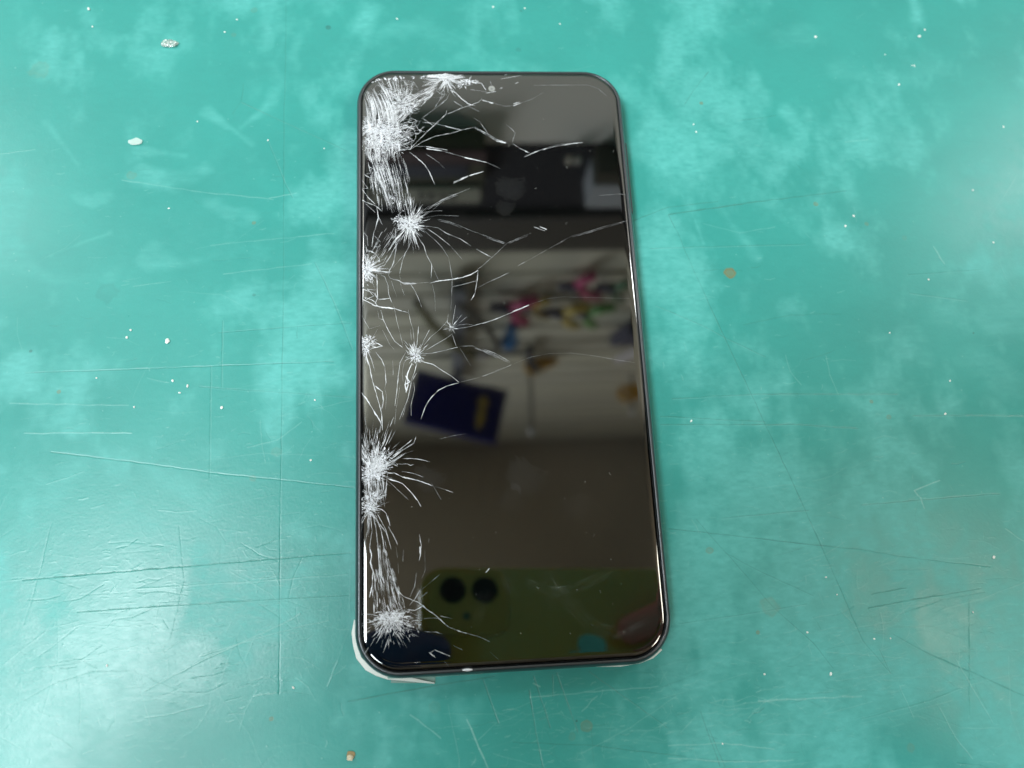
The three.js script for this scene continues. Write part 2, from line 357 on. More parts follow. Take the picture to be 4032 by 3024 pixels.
[0.12,-28.24,29.33,-26.01,27.76,-24.17,26.28],
[0.12,-27.03,29.17,-23.78,27.22,-23.14,25.38],
[0.12,-34.66,44.51,-34.27,48.82,-34.86,52.65],
[0.22,-29.08,34.38,-26.70,35.68,-23.13,36.62,-20.75,37.52,-19.16,38.18],
[0.22,-30.29,35.95,-26.72,37.29,-24.76,39.37,-23.21,41.42,-22.24,43.15],
[0.22,-22.76,49.89,-22.32,52.82,-22.83,54.32],
[0.22,-34.26,42.96,-31.91,43.45,-30.93,44.27,-29.97,46.86],
[0.22,-22.24,31.38,-20.34,31.96],
[0.13,-30.37,47.62,-28.83,50.41,-28.06,52.18],
[0.13,-34.07,44.93,-33.30,47.89,-32.73,53.32],
[0.13,-33.48,44.56,-31.94,48.92,-31.19,53.94],
[0.13,-32.89,44.58,-30.96,48.38,-29.63,53.26],
[0.13,-16.19,39.20,-14.21,40.08],
[0.13,-30.35,45.08,-29.88,47.64],
[0.045,-19.54,37.36,-17.25,41.66],
[0.045,-30.68,36.14,-28.91,37.81,-25.38,41.34],
[0.045,-31.69,38.70,-31.12,43.08],
[0.045,-20.42,50.97,-20.54,52.12],
[0.045,-19.16,38.18,-16.19,39.20],
[0.045,-26.03,29.82,-23.81,29.07],
[0.045,-17.48,26.40,-13.18,25.51,-10.31,25.19],
[0.24,-34.83,52.27,-34.39,54.47,-34.62,56.20,-34.07,58.39,-34.19,61.40,-34.84,64.35],
[0.24,-32.84,52.35,-32.63,55.64,-32.32,58.91,-31.34,61.10],
[0.24,-22.62,52.80,-22.54,54.79,-22.90,56.30],
[0.24,-14.24,72.87,-11.86,73.77],
[0.24,-22.20,66.67,-21.56,67.55],
[0.24,-20.26,68.35,-19.51,69.02],
[0.24,-18.11,70.26,-17.05,71.36],
[0.12,-31.07,53.09,-30.44,57.70,-30.45,59.64],
[0.12,-23.61,59.10,-24.11,62.31,-25.24,64.60],
[0.12,-22.80,63.23,-24.15,65.30,-25.49,66.72],
[0.12,-29.80,60.75,-28.50,62.74,-26.77,64.53,-25.03,65.25,-23.29,65.98,-21.56,67.55,-19.62,68.91,-18.11,70.26,-16.19,72.04,-14.24,72.87,-11.86,73.73],
[0.12,-25.93,67.54,-24.19,67.84,-22.21,66.88],
[0.12,-26.16,67.95,-23.34,69.15],
[0.12,-21.88,72.79,-19.27,73.03,-17.76,73.52],
[0.12,-20.89,77.61,-19.51,78.71],
[0.12,-19.58,77.06,-15.94,78.70],
[0.12,-20.89,77.71,-19.58,77.06],
[0.06,-28.52,52.54,-28.10,55.41],
[0.06,-26.64,53.51,-26.89,56.34],
[0.06,-21.52,53.73,-21.50,58.54,-22.31,60.45],
[0.06,-22.36,63.03,-19.66,61.01,-18.08,59.79],
[0.06,-15.22,76.26,-13.07,77.41],
[0.06,-22.26,69.83,-19.64,69.76,-18.33,70.03],
[0.06,-18.09,69.41,-15.26,70.19],
[0.06,-6.55,78.17,-4.44,80.15],
[0.06,-28.00,56.50,-27.92,59.11],
[0.06,-28.90,58.42,-28.70,60.15],
[0.06,-11.86,73.73,-9.04,74.61,-6.45,75.89],
[0.06,-22.39,64.74,-21.05,63.74],
[0.06,-17.48,79.65,-16.43,80.93],
[0.06,-35.07,75.62,-36.14,77.20],
[0.2,-6.92,59.87,-5.87,58.83]];

// ---------------------------------------------------------------- work mat
{
  const W = 2048, H = 1536, S = W / 360, X0 = -160, Z0 = -135;
  const film = new Float32Array(W * H), brown = new Float32Array(W * H), dirt = new Float32Array(W * H);
  // rubbed paler smears with ragged, grainy outlines
  for (const m of SMEARS) {
    const hw = m[0] * S * 0.5, pts = []; for (let i = 2; i < m.length; i += 2) pts.push([(m[i] - X0) * S, (m[i + 1] - Z0) * S]);
    let x0 = 1e9, x1 = -1e9, y0 = 1e9, y1 = -1e9; for (const p of pts) { x0 = Math.min(x0, p[0]); x1 = Math.max(x1, p[0]); y0 = Math.min(y0, p[1]); y1 = Math.max(y1, p[1]); }
    const pad = hw * 2.2;
    for (let y = Math.max(0, y0 - pad | 0); y < Math.min(H, y1 + pad); y++) for (let x = Math.max(0, x0 - pad | 0); x < Math.min(W, x1 + pad); x++) {
      let dm = 1e9;
      for (let i = 0; i + 1 < pts.length; i++) { const [ax, ay] = pts[i], [bx, by] = pts[i + 1]; const dx = bx - ax, dy = by - ay; let t = ((x - ax) * dx + (y - ay) * dy) / (dx * dx + dy * dy); t = t < 0 ? 0 : t > 1 ? 1 : t; const ex = x - ax - dx * t, ey = y - ay - dy * t; dm = Math.min(dm, ex * ex + ey * ey); }
      const d = Math.sqrt(dm) / hw + (fbm(x * 0.014, y * 0.014, 4) - 0.5) * 2.6;
      const v = m[1] * 0.95 * (1 - sstep(0.0, 1.3, d)) * (0.1 + 1.25 * fbm(x * 0.03 + 9, y * 0.05, 4)) * (0.45 + 0.9 * fbm(x * 0.012 + 31, y * 0.15 + 7, 3));
      const i = y * W + x; film[i] = Math.max(film[i], v);
    }
  }
  for (const [sx, sz, r, k, a] of STAINS) {
    const cx = (sx - X0) * S, cy = (sz - Z0) * S, R = r * S;
    for (let y = Math.max(0, cy - R * 2 | 0); y < Math.min(H, cy + R * 2); y++) for (let x = Math.max(0, cx - R * 2 | 0); x < Math.min(W, cx + R * 2); x++) {
      const d = Math.hypot(x - cx, (y - cy) * 1.08) / R + (fbm(x * 0.09, y * 0.09, 3) - 0.5) * 0.8;
      const v = a * (1 - sstep(0.7, 1.05, d)) * (0.7 + 0.5 * sstep(0.3, 0.95, d)), i = y * W + x;
      if (k === 0) brown[i] = Math.max(brown[i], v); else if (k === 1) brown[i] = Math.max(brown[i], v * 0.45); else dirt[i] = Math.max(dirt[i], v * (k === 3 ? 0.35 : 1));
    }
  }
  // scratches
  const cut = document.createElement('canvas'); cut.width = W; cut.height = H; const c1 = cut.getContext('2d'); c1.fillStyle = '#000'; c1.fillRect(0, 0, W, H);
  const nick = document.createElement('canvas'); nick.width = W; nick.height = H; const c2 = nick.getContext('2d'); c2.fillStyle = '#000'; c2.fillRect(0, 0, W, H);
  c1.lineCap = c2.lineCap = 'round'; c1.lineJoin = c2.lineJoin = 'round';
  const stroke = (c, p, w, alpha, wob = 0) => { // broken strokes of changing strength
    for (let i = 0; i + 1 < p.length; i++) {
      const [ax, ay] = p[i], [bx, by] = p[i + 1], L = Math.hypot(bx - ax, by - ay), n = Math.max(1, Math.ceil(L / 14));
      let px = ax, py = ay;
      for (let k = 1; k <= n; k++) {
        const t = k / n, qx = ax + (bx - ax) * t + rr(-wob, wob), qy = ay + (by - ay) * t + rr(-wob, wob);
        c.strokeStyle = `rgba(255,255,255,${alpha * (0.5 + 0.65 * vnoise(qx * 0.012, qy * 0.012))})`; c.lineWidth = w * rr(0.7, 1.25);
        c.beginPath(); c.moveTo(px, py); c.lineTo(qx, qy); c.stroke(); px = qx; py = qy;
      }
    }
  };
  for (const m of MARKS) { const p = []; for (let i = 2; i < m.length; i += 2) p.push([(m[i] - X0) * S, (m[i + 1] - Z0) * S]); if (m[0] === 0) { stroke(c1, p, m[1] * S * 0.42, 0.85, 0.5); if (rnd() < 0.5) stroke(c2, p.map(([x, y]) => [x + 1.2, y + 1.2]), 0.8, 0.25, 0.6); } else stroke(c2, p, m[1] * S * 0.7, 0.5, 0.8); }
  const zones = [[-95, 70, 36, 28, 760], [-62, 60, 20, 24, 420], [105, 78, 36, 28, 760], [50, 95, 40, 16, 420], [10, 98, 34, 12, 260], [-50, 20, 24, 24, 110], [70, 35, 50, 40, 170], [0, 0, 170, 130, 520], [-90, 0, 50, 60, 160]];
  for (const [zx, zz, sx, sz, n] of zones) for (let k = 0; k < n; k++) {
    const x = (zx + (rnd() + rnd() + rnd() - 1.5) * sx - X0) * S, y = (zz + (rnd() + rnd() + rnd() - 1.5) * sz - Z0) * S;
    const horizontal = rnd() < 0.62, a = horizontal ? rr(-0.28, 0.16) : rr(0, Math.PI), L = rr(3, 10) * (rnd() < 0.12 ? 7 : 1) * (rnd() < 0.3 ? 2.4 : 1), b = rr(-0.5, 0.5);
    const p = [[x, y], [x + Math.cos(a) * L * 0.5, y + Math.sin(a) * L * 0.5], [x + Math.cos(a) * L * 0.5 + Math.cos(a + b) * L * 0.5, y + Math.sin(a) * L * 0.5 + Math.sin(a + b) * L * 0.5]];
    stroke(L > 14 && rnd() < 0.3 ? c1 : c2, p, rr(0.4, 1.1), rr(0.08, 0.4), 0.6);
  }
  for (let k = 0; k < 420; k++) { const x = rnd() * W, y = rnd() * H; c2.fillStyle = `rgba(255,255,255,${rr(0.15, 0.7)})`; c2.beginPath(); c2.ellipse(x, y, rr(0.5, 1.4), rr(0.4, 1.0), rr(0, 3), 0, 7); c2.fill(); }
  const D1 = c1.getImageData(0, 0, W, H).data, D2 = c2.getImageData(0, 0, W, H).data;
  const col = new Uint8ClampedArray(W * H * 4), rou = new Uint8ClampedArray(W * H * 4), bum = new Uint8ClampedArray(W * H * 4);
  const base = [0.038, 0.305, 0.272], pale = [0.14, 0.54, 0.51], tan = [0.20, 0.17, 0.06], dk = [0.03, 0.11, 0.10], cutc = [0.035, 0.13, 0.10], nickc = [0.42, 0.66, 0.62];
  for (let y = 0; y < H; y++) for (let x = 0; x < W; x++) {
    const i = y * W + x;
    const big = fbm(x * 0.0048 + 3, y * 0.0052, 5), mid = fbm(x * 0.021, y * 0.014 + 40, 4), fine = fbm(x * 0.09, y * 0.2, 3), grain = rnd();
    // blotchy rubbed film: ragged islands of paler plastic
    let f = 0.55 * sstep(0.46, 0.68, big * 0.62 + mid * 0.38) * (0.55 + 0.9 * fine) + 0.10 * (mid - 0.5);
    f = Math.max(f, film[i] * (0.75 + 0.5 * fine)); f = Math.min(0.85, Math.max(0, f));
    const tone = 1 + 0.16 * (fbm(x * 0.009 + 70, y * 0.012 + 20, 4) - 0.5) + 0.05 * (fine - 0.5) + 0.05 * (grain - 0.5);
    const b = brown[i] * (0.8 + 0.4 * fine), d = dirt[i], q = D1[i * 4] / 255, n = D2[i * 4] / 255;
    for (let k = 0; k < 3; k++) {
      let v = (base[k] + (pale[k] - base[k]) * f * 0.75) * tone;
      v += (tan[k] - v) * Math.min(1, b); v += (dk[k] - v) * Math.min(1, d); v += (cutc[k] - v) * q * 0.8; v += (nickc[k] - v) * n * 0.55;
      col[i * 4 + k] = srgb(v);
    }
    const r = 0.32 + 0.18 * f + 0.07 * (mid - 0.5) + 0.06 * (fine - 0.5) + 0.1 * b; rou[i * 4] = rou[i * 4 + 1] = rou[i * 4 + 2] = r * 255;
    const hgt = 0.5 + 0.03 * (fine - 0.5) + 0.03 * (fbm(x * 0.4, y * 0.4, 1) - 0.5) - 0.42 * q + 0.22 * n; bum[i * 4] = bum[i * 4 + 1] = bum[i * 4 + 2] = hgt * 255;
    col[i * 4 + 3] = rou[i * 4 + 3] = bum[i * 4 + 3] = 255;
  }
  const tex = (data, color) => { const t = new THREE.DataTexture(data, W, H, THREE.RGBAFormat); t.magFilter = THREE.LinearFilter; t.minFilter = THREE.LinearMipmapLinearFilter; t.generateMipmaps = true; t.wrapS = t.wrapT = THREE.MirroredRepeatWrapping; if (color) t.colorSpace = THREE.SRGBColorSpace; t.needsUpdate = true; return t; };
  const mat = new THREE.MeshPhysicalMaterial({ map: tex(new Uint8Array(col.buffer), true), roughnessMap: tex(new Uint8Array(rou.buffer)), bumpMap: tex(new Uint8Array(bum.buffer)), bumpScale: 0.00026, roughness: 1, ior: 1.5 });
  const g = new THREE.BoxGeometry(0.9, 0.003, 0.62); g.translate(0.02, -0.0015, -0.045);
  const P = g.attributes.position, U = g.attributes.uv;
  for (let i = 0; i < P.count; i++) U.setXY(i, (P.getX(i) * 1000 - X0) / 360, (P.getZ(i) * 1000 - Z0) / 270);
  structure(add('work_mat', g, mat, scene));
  structure(add('table_top', box(1.5, 0.03, 0.85, 0, -0.0181, 0.06), std([0.42, 0.40, 0.36], 0.6), scene));
}

// ---------------------------------------------------------------- rounded-rectangle lofts
function outline(inset, halfW, halfH, R, nc = 14) { // closed loop of points, anticlockwise seen from above
  const r = Math.max(0.05, R - inset), hx = halfW - inset, hz = halfH - inset, p = [];
  for (let q = 0; q < 4; q++) { const cx = (q === 0 || q === 3 ? 1 : -1) * (hx - r), cz = (q < 2 ? -1 : 1) * (hz - r); for (let k = 0; k <= nc; k++) { const a = Math.PI / 2 * (q + k / nc); p.push([cx + Math.cos(a) * r, cz - Math.sin(a) * r]); } }
  return p;
}
function loft(rings, halfW, halfH, R, { capTop = false, capBottom = false } = {}) { // rings: [inset, y] in mm, top first
  const pos = [], idx = [], uv = []; let n = 0;
  for (const [ins, y] of rings) { const o = outline(ins, halfW, halfH, R); n = o.length; for (const [x, z] of o) { pos.push(x * MM, y * MM, z * MM); uv.push((x + halfW) / (2 * halfW), 1 - (z + halfH) / (2 * halfH)); } }
  for (let r = 0; r + 1 < rings.length; r++) for (let k = 0; k < n; k++) { const a = r * n + k, b = r * n + (k + 1) % n, c = a + n, d = b + n; idx.push(a, c, b, b, c, d); }
  const cap = (ring, up) => { const c = pos.length / 3; pos.push(0, rings[ring][1] * MM, 0); uv.push(0.5, 0.5); for (let k = 0; k < n; k++) { const a = ring * n + k, b = ring * n + (k + 1) % n; if (up) idx.push(c, a, b); else idx.push(c, b, a); } };
  if (capTop) cap(0, true); if (capBottom) cap(rings.length - 1, false);
  const g = new THREE.BufferGeometry(); g.setAttribute('position', new THREE.Float32BufferAttribute(pos, 3)); g.setAttribute('uv', new THREE.Float32BufferAttribute(uv, 2)); g.setIndex(idx); g.computeVertexNormals(); return g;
}

// ---------------------------------------------------------------- the cracked phone
const phone = group('smartphone', 'black smartphone with shattered glass lying face up on the green mat', 'smartphone');
const HW = 38.65, HH = 83.25, RC = 11.2, GY = 7.8;
const frameMat = std([0.10, 0.105, 0.115], 0.34, { metalness: 0.75, clearcoat: 0.4, clearcoatRoughness: 0.2 });
const buttonMat = std([0.10, 0.105, 0.115], 0.36, { metalness: 0.75 });
{
  add('frame', loft([[1.62, 6.6], [1.58, 7.25], [1.45, 7.42], [1.2, 7.45], [0.95, 7.36], [0.6, 7.0], [0.3, 6.4], [0.1, 5.6], [0, 4.7], [0, 3.6], [0.12, 2.6], [0.45, 1.7], [1.0, 1.0], [1.7, 0.6]], HW, HH, RC), frameMat, phone);
  add('back_cover', loft([[1.72, 0.85], [1.75, 0.56], [2.6, 0.3], [4, 0.2]], HW, HH, RC, { capTop: false, capBottom: true }), std([0.03, 0.032, 0.04], 0.35), phone);
  // cover glass: finger smudges and dust are thin matter lying on it
  const W = 1024, H = 2048, sx = W / 74, sz = H / 163.2;
  const cv = document.createElement('canvas'); cv.width = W; cv.height = H; const c = cv.getContext('2d'); c.fillStyle = 'rgb(6,6,6)'; c.fillRect(0, 0, W, H);
  const rv = document.createElement('canvas'); rv.width = W; rv.height = H; const c3 = rv.getContext('2d'); c3.fillStyle = 'rgb(9,9,9)'; c3.fillRect(0, 0, W, H);
  const X = (x) => (x + 37) * sx, Y = (z) => (z + 81.6) * sz;
  for (const m of SMUDGES) { // [kind, half width, strength, x, z, ...]
    const p = []; for (let i = 3; i < m.length; i += 2) p.push([m[i], m[i + 1]]);
    if (m[0] === 0) { // fingerprint: curved ridges inside an oval
      const [cx, cz] = p[0], tilt = p[1][0];
      for (let k = 0; k < 26; k++) for (let s = 0; s < 40; s++) {
        const v = (k - 12.5) / 13, u = (s - 19.5) / 20, d = Math.hypot(u, v) + (vnoise(k * 0.6 + cx, s * 0.2) - 0.5) * 0.5; if (d > 1) continue;
        const lx = u * m[1] * 1.3, lz = v * m[1] + 0.22 * m[1] * Math.cos(u * 2.2), x = cx + lx * Math.cos(tilt) - lz * Math.sin(tilt), z = cz + lx * Math.sin(tilt) + lz * Math.cos(tilt);
        c.fillStyle = `rgba(150,156,168,${m[2] * 0.55 * rr(0.1, 1) * (d > 0.7 ? 0.5 : 1)})`; c.beginPath(); c.ellipse(X(x), Y(z), 0.085 * m[1] * sx, 0.036 * m[1] * sz, tilt, 0, 7); c.fill();
        c3.fillStyle = `rgba(120,120,120,0.10)`; c3.beginPath(); c3.ellipse(X(x), Y(z), 0.085 * m[1] * sx, 0.036 * m[1] * sz, tilt, 0, 7); c3.fill();
      }
    } else for (let i = 0; i + 1 < p.length; i++) { // wiped streaks
      const [ax, az] = p[i], [bx, bz] = p[i + 1], L = Math.hypot(bx - ax, bz - az), nx = -(bz - az) / L, nz = (bx - ax) / L;
      for (let k = 0; k < 150; k++) {
        const o = rr(-1, 1) * m[1], t0 = rr(-0.12, 0.75), t1 = t0 + rr(0.15, 0.45); if (Math.abs(o) > m[1] * (0.55 + 0.45 * vnoise(t0 * 6 + i * 9, o))) continue;
        c.strokeStyle = `rgba(150,154,150,${m[2] * rr(0.1, 0.5)})`; c.lineWidth = rr(1, 3.5); c.lineCap = 'round'; c.beginPath(); c.moveTo(X(ax + (bx - ax) * t0 + nx * o), Y(az + (bz - az) * t0 + nz * o)); c.lineTo(X(ax + (bx - ax) * t1 + nx * (o + rr(-0.3, 0.3))), Y(az + (bz - az) * t1 + nz * (o + rr(-0.3, 0.3)))); c.stroke();
      }
    }
  }
  for (let k = 0; k < 190; k++) { c.fillStyle = `rgba(225,225,215,${rr(0.2, 0.9)})`; c.beginPath(); c.arc(rr(0.05, 0.98) * W, rr(0.02, 0.98) * H, rr(0.5, 1.5), 0, 7); c.fill(); }
  for (let k = 0; k < 28; k++) { const x = rr(0.3, 0.97) * W, y = rr(0.05, 0.97) * H, a = rr(0, 6); c.strokeStyle = `rgba(215,215,205,${rr(0.3, 0.8)})`; c.lineWidth = rr(0.8, 1.6); c.beginPath(); c.moveTo(x, y); c.quadraticCurveTo(x + Math.cos(a) * 5, y + Math.sin(a) * 5, x + Math.cos(a + 0.9) * 9, y + Math.sin(a + 0.9) * 9); c.stroke(); }
  const map = new THREE.CanvasTexture(cv); map.colorSpace = THREE.SRGBColorSpace; const rmap = new THREE.CanvasTexture(rv);
  const glassMat = new THREE.MeshPhysicalMaterial({ map, roughnessMap: rmap, roughness: 1, ior: 2.2, clearcoat: 1, clearcoatRoughness: 0.02 });
  const glass = add('cover_glass', loft([[3.9, GY], [3.2, GY - 0.015], [2.65, GY - 0.06], [2.3, GY - 0.13], [2.03, GY - 0.24], [1.84, GY - 0.4], [1.73, GY - 0.6], [1.69, GY - 1.2]], HW, HH, RC, { capTop: true }), glassMat, phone);
  { const P = glass.geometry.attributes.position, U = glass.geometry.attributes.uv; for (let i = 0; i < P.count; i++) U.setXY(i, (P.getX(i) * 1000 + 37) / 74, 1 - (P.getZ(i) * 1000 + 81.6) / 163.2); }
  glass.userData.label = 'black cover glass shattered along its left side';
  add('earpiece', box(13.8 * MM, 0.5 * MM, 0.55 * MM, -2.6 * MM, 7.42 * MM, -81.1 * MM), std([0.004, 0.004, 0.006], 0.7), phone);
  const fc = add('front_camera', at(new THREE.CylinderGeometry(0.95 * MM, 0.95 * MM, 0.03 * MM, 32), 0.25 * MM, (GY + 0.016) * MM, -76.2 * MM), std([0.30, 0.30, 0.285], 0.25), phone);
  add('camera_lens', at(new THREE.CylinderGeometry(0.35 * MM, 0.35 * MM, 0.02 * MM, 24), 0.25 * MM, (GY + 0.043) * MM, -76.1 * MM), std([0.22, 0.22, 0.22], 0.2), fc);
  const key = (z0, z1) => { const s = new THREE.Shape(), L = (z1 - z0) * MM, h = 1.1 * MM; s.moveTo(-L / 2 + h, -h); s.lineTo(L / 2 - h, -h); s.absarc(L / 2 - h, 0, h, -Math.PI / 2, Math.PI / 2); s.lineTo(-L / 2 + h, h); s.absarc(-L / 2 + h, 0, h, Math.PI / 2, 3 * Math.PI / 2);
    const g = new THREE.ExtrudeGeometry(s, { depth: 0.9 * MM, bevelEnabled: true, bevelThickness: 0.2 * MM, bevelSize: 0.15 * MM, bevelSegments: 3, curveSegments: 8 }); g.rotateY(Math.PI / 2); return at(g, 37.9 * MM, 4.3 * MM, (z0 + z1) / 2 * MM); };
  add('volume_button', key(-60.3, -37.4), buttonMat, phone);
  add('power_button', at(key(-28.5, -17.5), -0.62 * MM, 0, 0), buttonMat, phone);
  // chips and clear film left at the corners of the back cover
  const filmMat = std([0.93, 0.95, 0.90], 0.45, { transmission: 0.12, thickness: 0 }), tapeMat = std([0.80, 0.9, 0.86], 0.3, { transmission: 0.82, thickness: 0, ior: 1.4 });
  const sheet = (outer, inner, y0, y1, th) => { const pos = [], idx = []; const n = outer.length; for (let k = 0; k < n; k++) { const [ox, oz] = outer[k], [ix, iz] = inner[k]; pos.push(ox * MM, y0 * MM, oz * MM, ix * MM, y1 * MM, iz * MM, ox * MM, (y0 - th) * MM, oz * MM, ix * MM, (y1 - th) * MM, iz * MM); }
    for (let k = 0; k + 1 < n; k++) { const a = k * 4, b = a + 4; idx.push(a, b, a + 1, a + 1, b, b + 1, a + 2, a + 3, b + 2, b + 2, a + 3, b + 3, a, a + 2, b, b, a + 2, b + 2, a + 1, b + 1, a + 3, a + 3, b + 1, b + 3); }
    const e = (n - 1) * 4; idx.push(0, 1, 2, 2, 1, 3, e, e + 2, e + 1, e + 1, e + 2, e + 3);
    const g = new THREE.BufferGeometry(); g.setAttribute('position', new THREE.Float32BufferAttribute(pos, 3)); g.setIndex(idx); g.computeVertexNormals(); return g; };
  const o1 = [[-39.3, 69.5], [-39.9, 72.6], [-39.6, 75.5], [-38.7, 78.6], [-36.6, 81.2], [-34.2, 82.7], [-31.4, 83.7], [-28.2, 84.1], [-24.6, 84.6], [-22.2, 85.1], [-20, 85.4]], i1 = [[-38.9, 69.6], [-38.9, 72.8], [-38.5, 75.6], [-37.5, 78.2], [-35.6, 80.4], [-33.6, 81.8], [-31.0, 82.6], [-28.2, 83.2], [-24.6, 83.8], [-22.2, 84.6], [-20.1, 85.1]];
  const wob = (a, s) => a.map(([x, z]) => [x + rr(-s, s), z + rr(-s, s)]);
  add('torn_film', sheet(wob(o1, 0.08), wob(i1, 0.12), 0.7, 1.15, 0.1), filmMat, phone).userData.label = 'torn white protective film peeking out at the lower left corner';
  add('clear_tape', sheet([[-30.5, 84.6], [-26, 84.9], [-19.8, 85.2]], [[-30.4, 81.5], [-26, 81.5], [-19.7, 81.5]], 0.35, 0.35, 0.06), tapeMat, phone).userData.label = 'short strip of clear tape below the lower left corner';
  add('clear_tape', sheet([[-31, 83.3], [-20, 83.55], [-8.2, 83.5]], [[-31, 82.7], [-20, 82.9], [-8.2, 82.9]], 3.2, 5.2, 0.06), tapeMat, phone);
  add('torn_film', sheet(wob([[20, 83.7], [26, 83.9], [31, 83.5], [34.6, 82.4], [36.9, 80.6]], 0.1), [[20, 83.1], [26, 83.1], [30.8, 82.6], [33.9, 81.5], [36.2, 79.9]], 0.9, 1.3, 0.1), filmMat, phone).userData.label = 'white scuffed film edge at the lower right corner';
  add('chip', at(new THREE.DodecahedronGeometry(0.5 * MM, 0).scale(2.8, 0.5, 0.7), -12 * MM, 7.4 * MM, 81.95 * MM), std([0.75, 0.75, 0.78], 0.3), phone);

  // ------- fractures: raised slivers of broken glass, white where the faces scatter light
  const crackMat = new THREE.MeshPhysicalMaterial({ color: new THREE.Color().setRGB(0.88, 0.88, 0.92), roughness: 0.3, ior: 1.5, vertexColors: true });
  const darkMat = std([0.006, 0.006, 0.007], 0.15);
  const inside = (x, z) => [Math.min(36.6, Math.max(-36.75, x)), Math.min(80.9, Math.max(-81.3, z))];
  class Cracks {
    constructor() { this.p = []; this.i = []; this.t = []; }
    line(pts, w, h = 0.03) { // tent-shaped sliver along points [x, z, widthFactor]
      const n = pts.length, b = this.p.length / 3, tone = 0.42 + 0.58 * Math.pow(rnd(), 0.7);
      for (let k = 0; k < n; k++) {
        const q0 = pts[Math.max(0, k - 1)], q1 = pts[Math.min(n - 1, k + 1)]; let dx = q1[0] - q0[0], dz = q1[1] - q0[1]; const l = Math.hypot(dx, dz) || 1; dx /= l; dz /= l;
        const hw = w * 0.5 * pts[k][2], off = rr(-0.6, 0.6) * hw; const [x, z] = inside(pts[k][0], pts[k][1]); const [lx, lz] = inside(x - dz * hw, z + dx * hw), [rx, rz] = inside(x + dz * hw, z - dx * hw);
        this.p.push(lx, GY + 0.004, lz, x - dz * off, GY + 0.006 + h * rr(0.5, 1.2), z + dx * off, rx, GY + 0.004, rz); for (let q = 0; q < 9; q++) this.t.push(tone);
      }
      for (let k = 0; k + 1 < n; k++) { const a = b + k * 3, c = a + 3; this.i.push(a, c, a + 1, a + 1, c, c + 1, a + 1, c + 1, a + 2, a + 2, c + 1, c + 2); }
    }
    curve(a, m, b, t0, t1, w) { // part of a quadratic curve
      const L = Math.hypot(b[0] - a[0], b[1] - a[1]) * (t1 - t0), n = Math.max(3, Math.min(14, Math.ceil(L / 0.55))), pts = [], j = 0.035;
      for (let k = 0; k <= n; k++) { const u = k / n, t = t0 + (t1 - t0) * u, s = 1 - t; pts.push([s * s * a[0] + 2 * s * t * m[0] + t * t * b[0] + rr(-j, j), s * s * a[1] + 2 * s * t * m[1] + t * t * b[1] + rr(-j, j), (0.25 + 0.75 * Math.sin(Math.PI * Math.min(1, u * 1.05 + 0.08))) * rr(0.55, 1.35)]); }
      this.line(pts, w, Math.min(0.05, w * 0.4));
    }
    flake(x, z, r) { const tone = rr(0.4, 1.0), b = this.p.length / 3, a0 = rr(0, 6.3), n = 3 + (rnd() * 3 | 0); const st = rr(1, 2.6); for (let k = 0; k < n; k++) { const a = 6.283 * k / n + rr(-0.4, 0.4), ex = Math.cos(a) * r * st, ez = Math.sin(a) * r; const [px, pz] = inside(x + ex * Math.cos(a0) - ez * Math.sin(a0), z + ex * Math.sin(a0) + ez * Math.cos(a0)); this.p.push(px, GY + 0.006 + rr(0, 0.05), pz); this.t.push(tone, tone, tone * 1.03); } for (let k = 1; k + 1 < n; k++) this.i.push(b, b + k + 1, b + k); }
    mesh(name, material, parent) { const g = new THREE.BufferGeometry(); g.setAttribute('position', new THREE.Float32BufferAttribute(this.p.map((v) => v * MM), 3)); g.setAttribute('color', new THREE.Float32BufferAttribute(this.t, 3)); g.setIndex(this.i); const f = g.toNonIndexed(); f.computeVertexNormals(); return add(name, f, material, parent); }
  }
  const lerpLine = (A, u) => { const n = A.length - 1, k = Math.min(n - 1, Math.floor(u * n)), t = u * n - k; return [A[k][0] + (A[k + 1][0] - A[k][0]) * t, A[k][1] + (A[k + 1][1] - A[k][1]) * t]; };
  const wide = (w) => w[0] + (w[1] - w[0]) * Math.pow(rnd(), 1.7);
  function band(C, A, B, n, { w = [0.05, 0.16], part = [0.15, 0.55], bend = 0, mess = 0.03 } = {}) { // streaks running from line A to line B
    for (let k = 0; k < n; k++) { const u = rnd(), a = lerpLine(A, u), b = lerpLine(B, Math.min(1, Math.max(0, u + rr(-mess, mess) * 2))), dx = b[0] - a[0], dz = b[1] - a[1], q = bend + rr(-0.04, 0.04), m = [(a[0] + b[0]) / 2 - dz * q, (a[1] + b[1]) / 2 + dx * q]; const L = rr(...part), t0 = rr(0, 1 - L); C.curve(a, m, b, t0, t0 + L, wide(w)); }
  }
  function star(C, c, a0, a1, n, len, { w = [0.04, 0.2], r0 = 0.6, bend = 0.1, part = [0.2, 0.75] } = {}) {
    const set = []; for (let k = 0; k < n / 4 + 3; k++) set.push(rnd());
    for (let k = 0; k < n; k++) { const d = (a0 + (a1 - a0) * (rnd() < 0.7 ? set[rnd() * set.length | 0] + rr(-0.025, 0.025) : rnd())) * Math.PI / 180, L = rr(...len), q = rr(-bend, bend), a = [c[0] + Math.cos(d) * r0 * rnd(), c[1] + Math.sin(d) * r0 * rnd()], b = [c[0] + Math.cos(d) * L, c[1] + Math.sin(d) * L], m = [(a[0] + b[0]) / 2 - (b[1] - a[1]) * q, (a[1] + b[1]) / 2 + (b[0] - a[0]) * q], P = rr(...part), t0 = rr(0, 1 - P); C.curve(a, m, b, t0, Math.min(1, t0 + P), wide(w)); }
  }
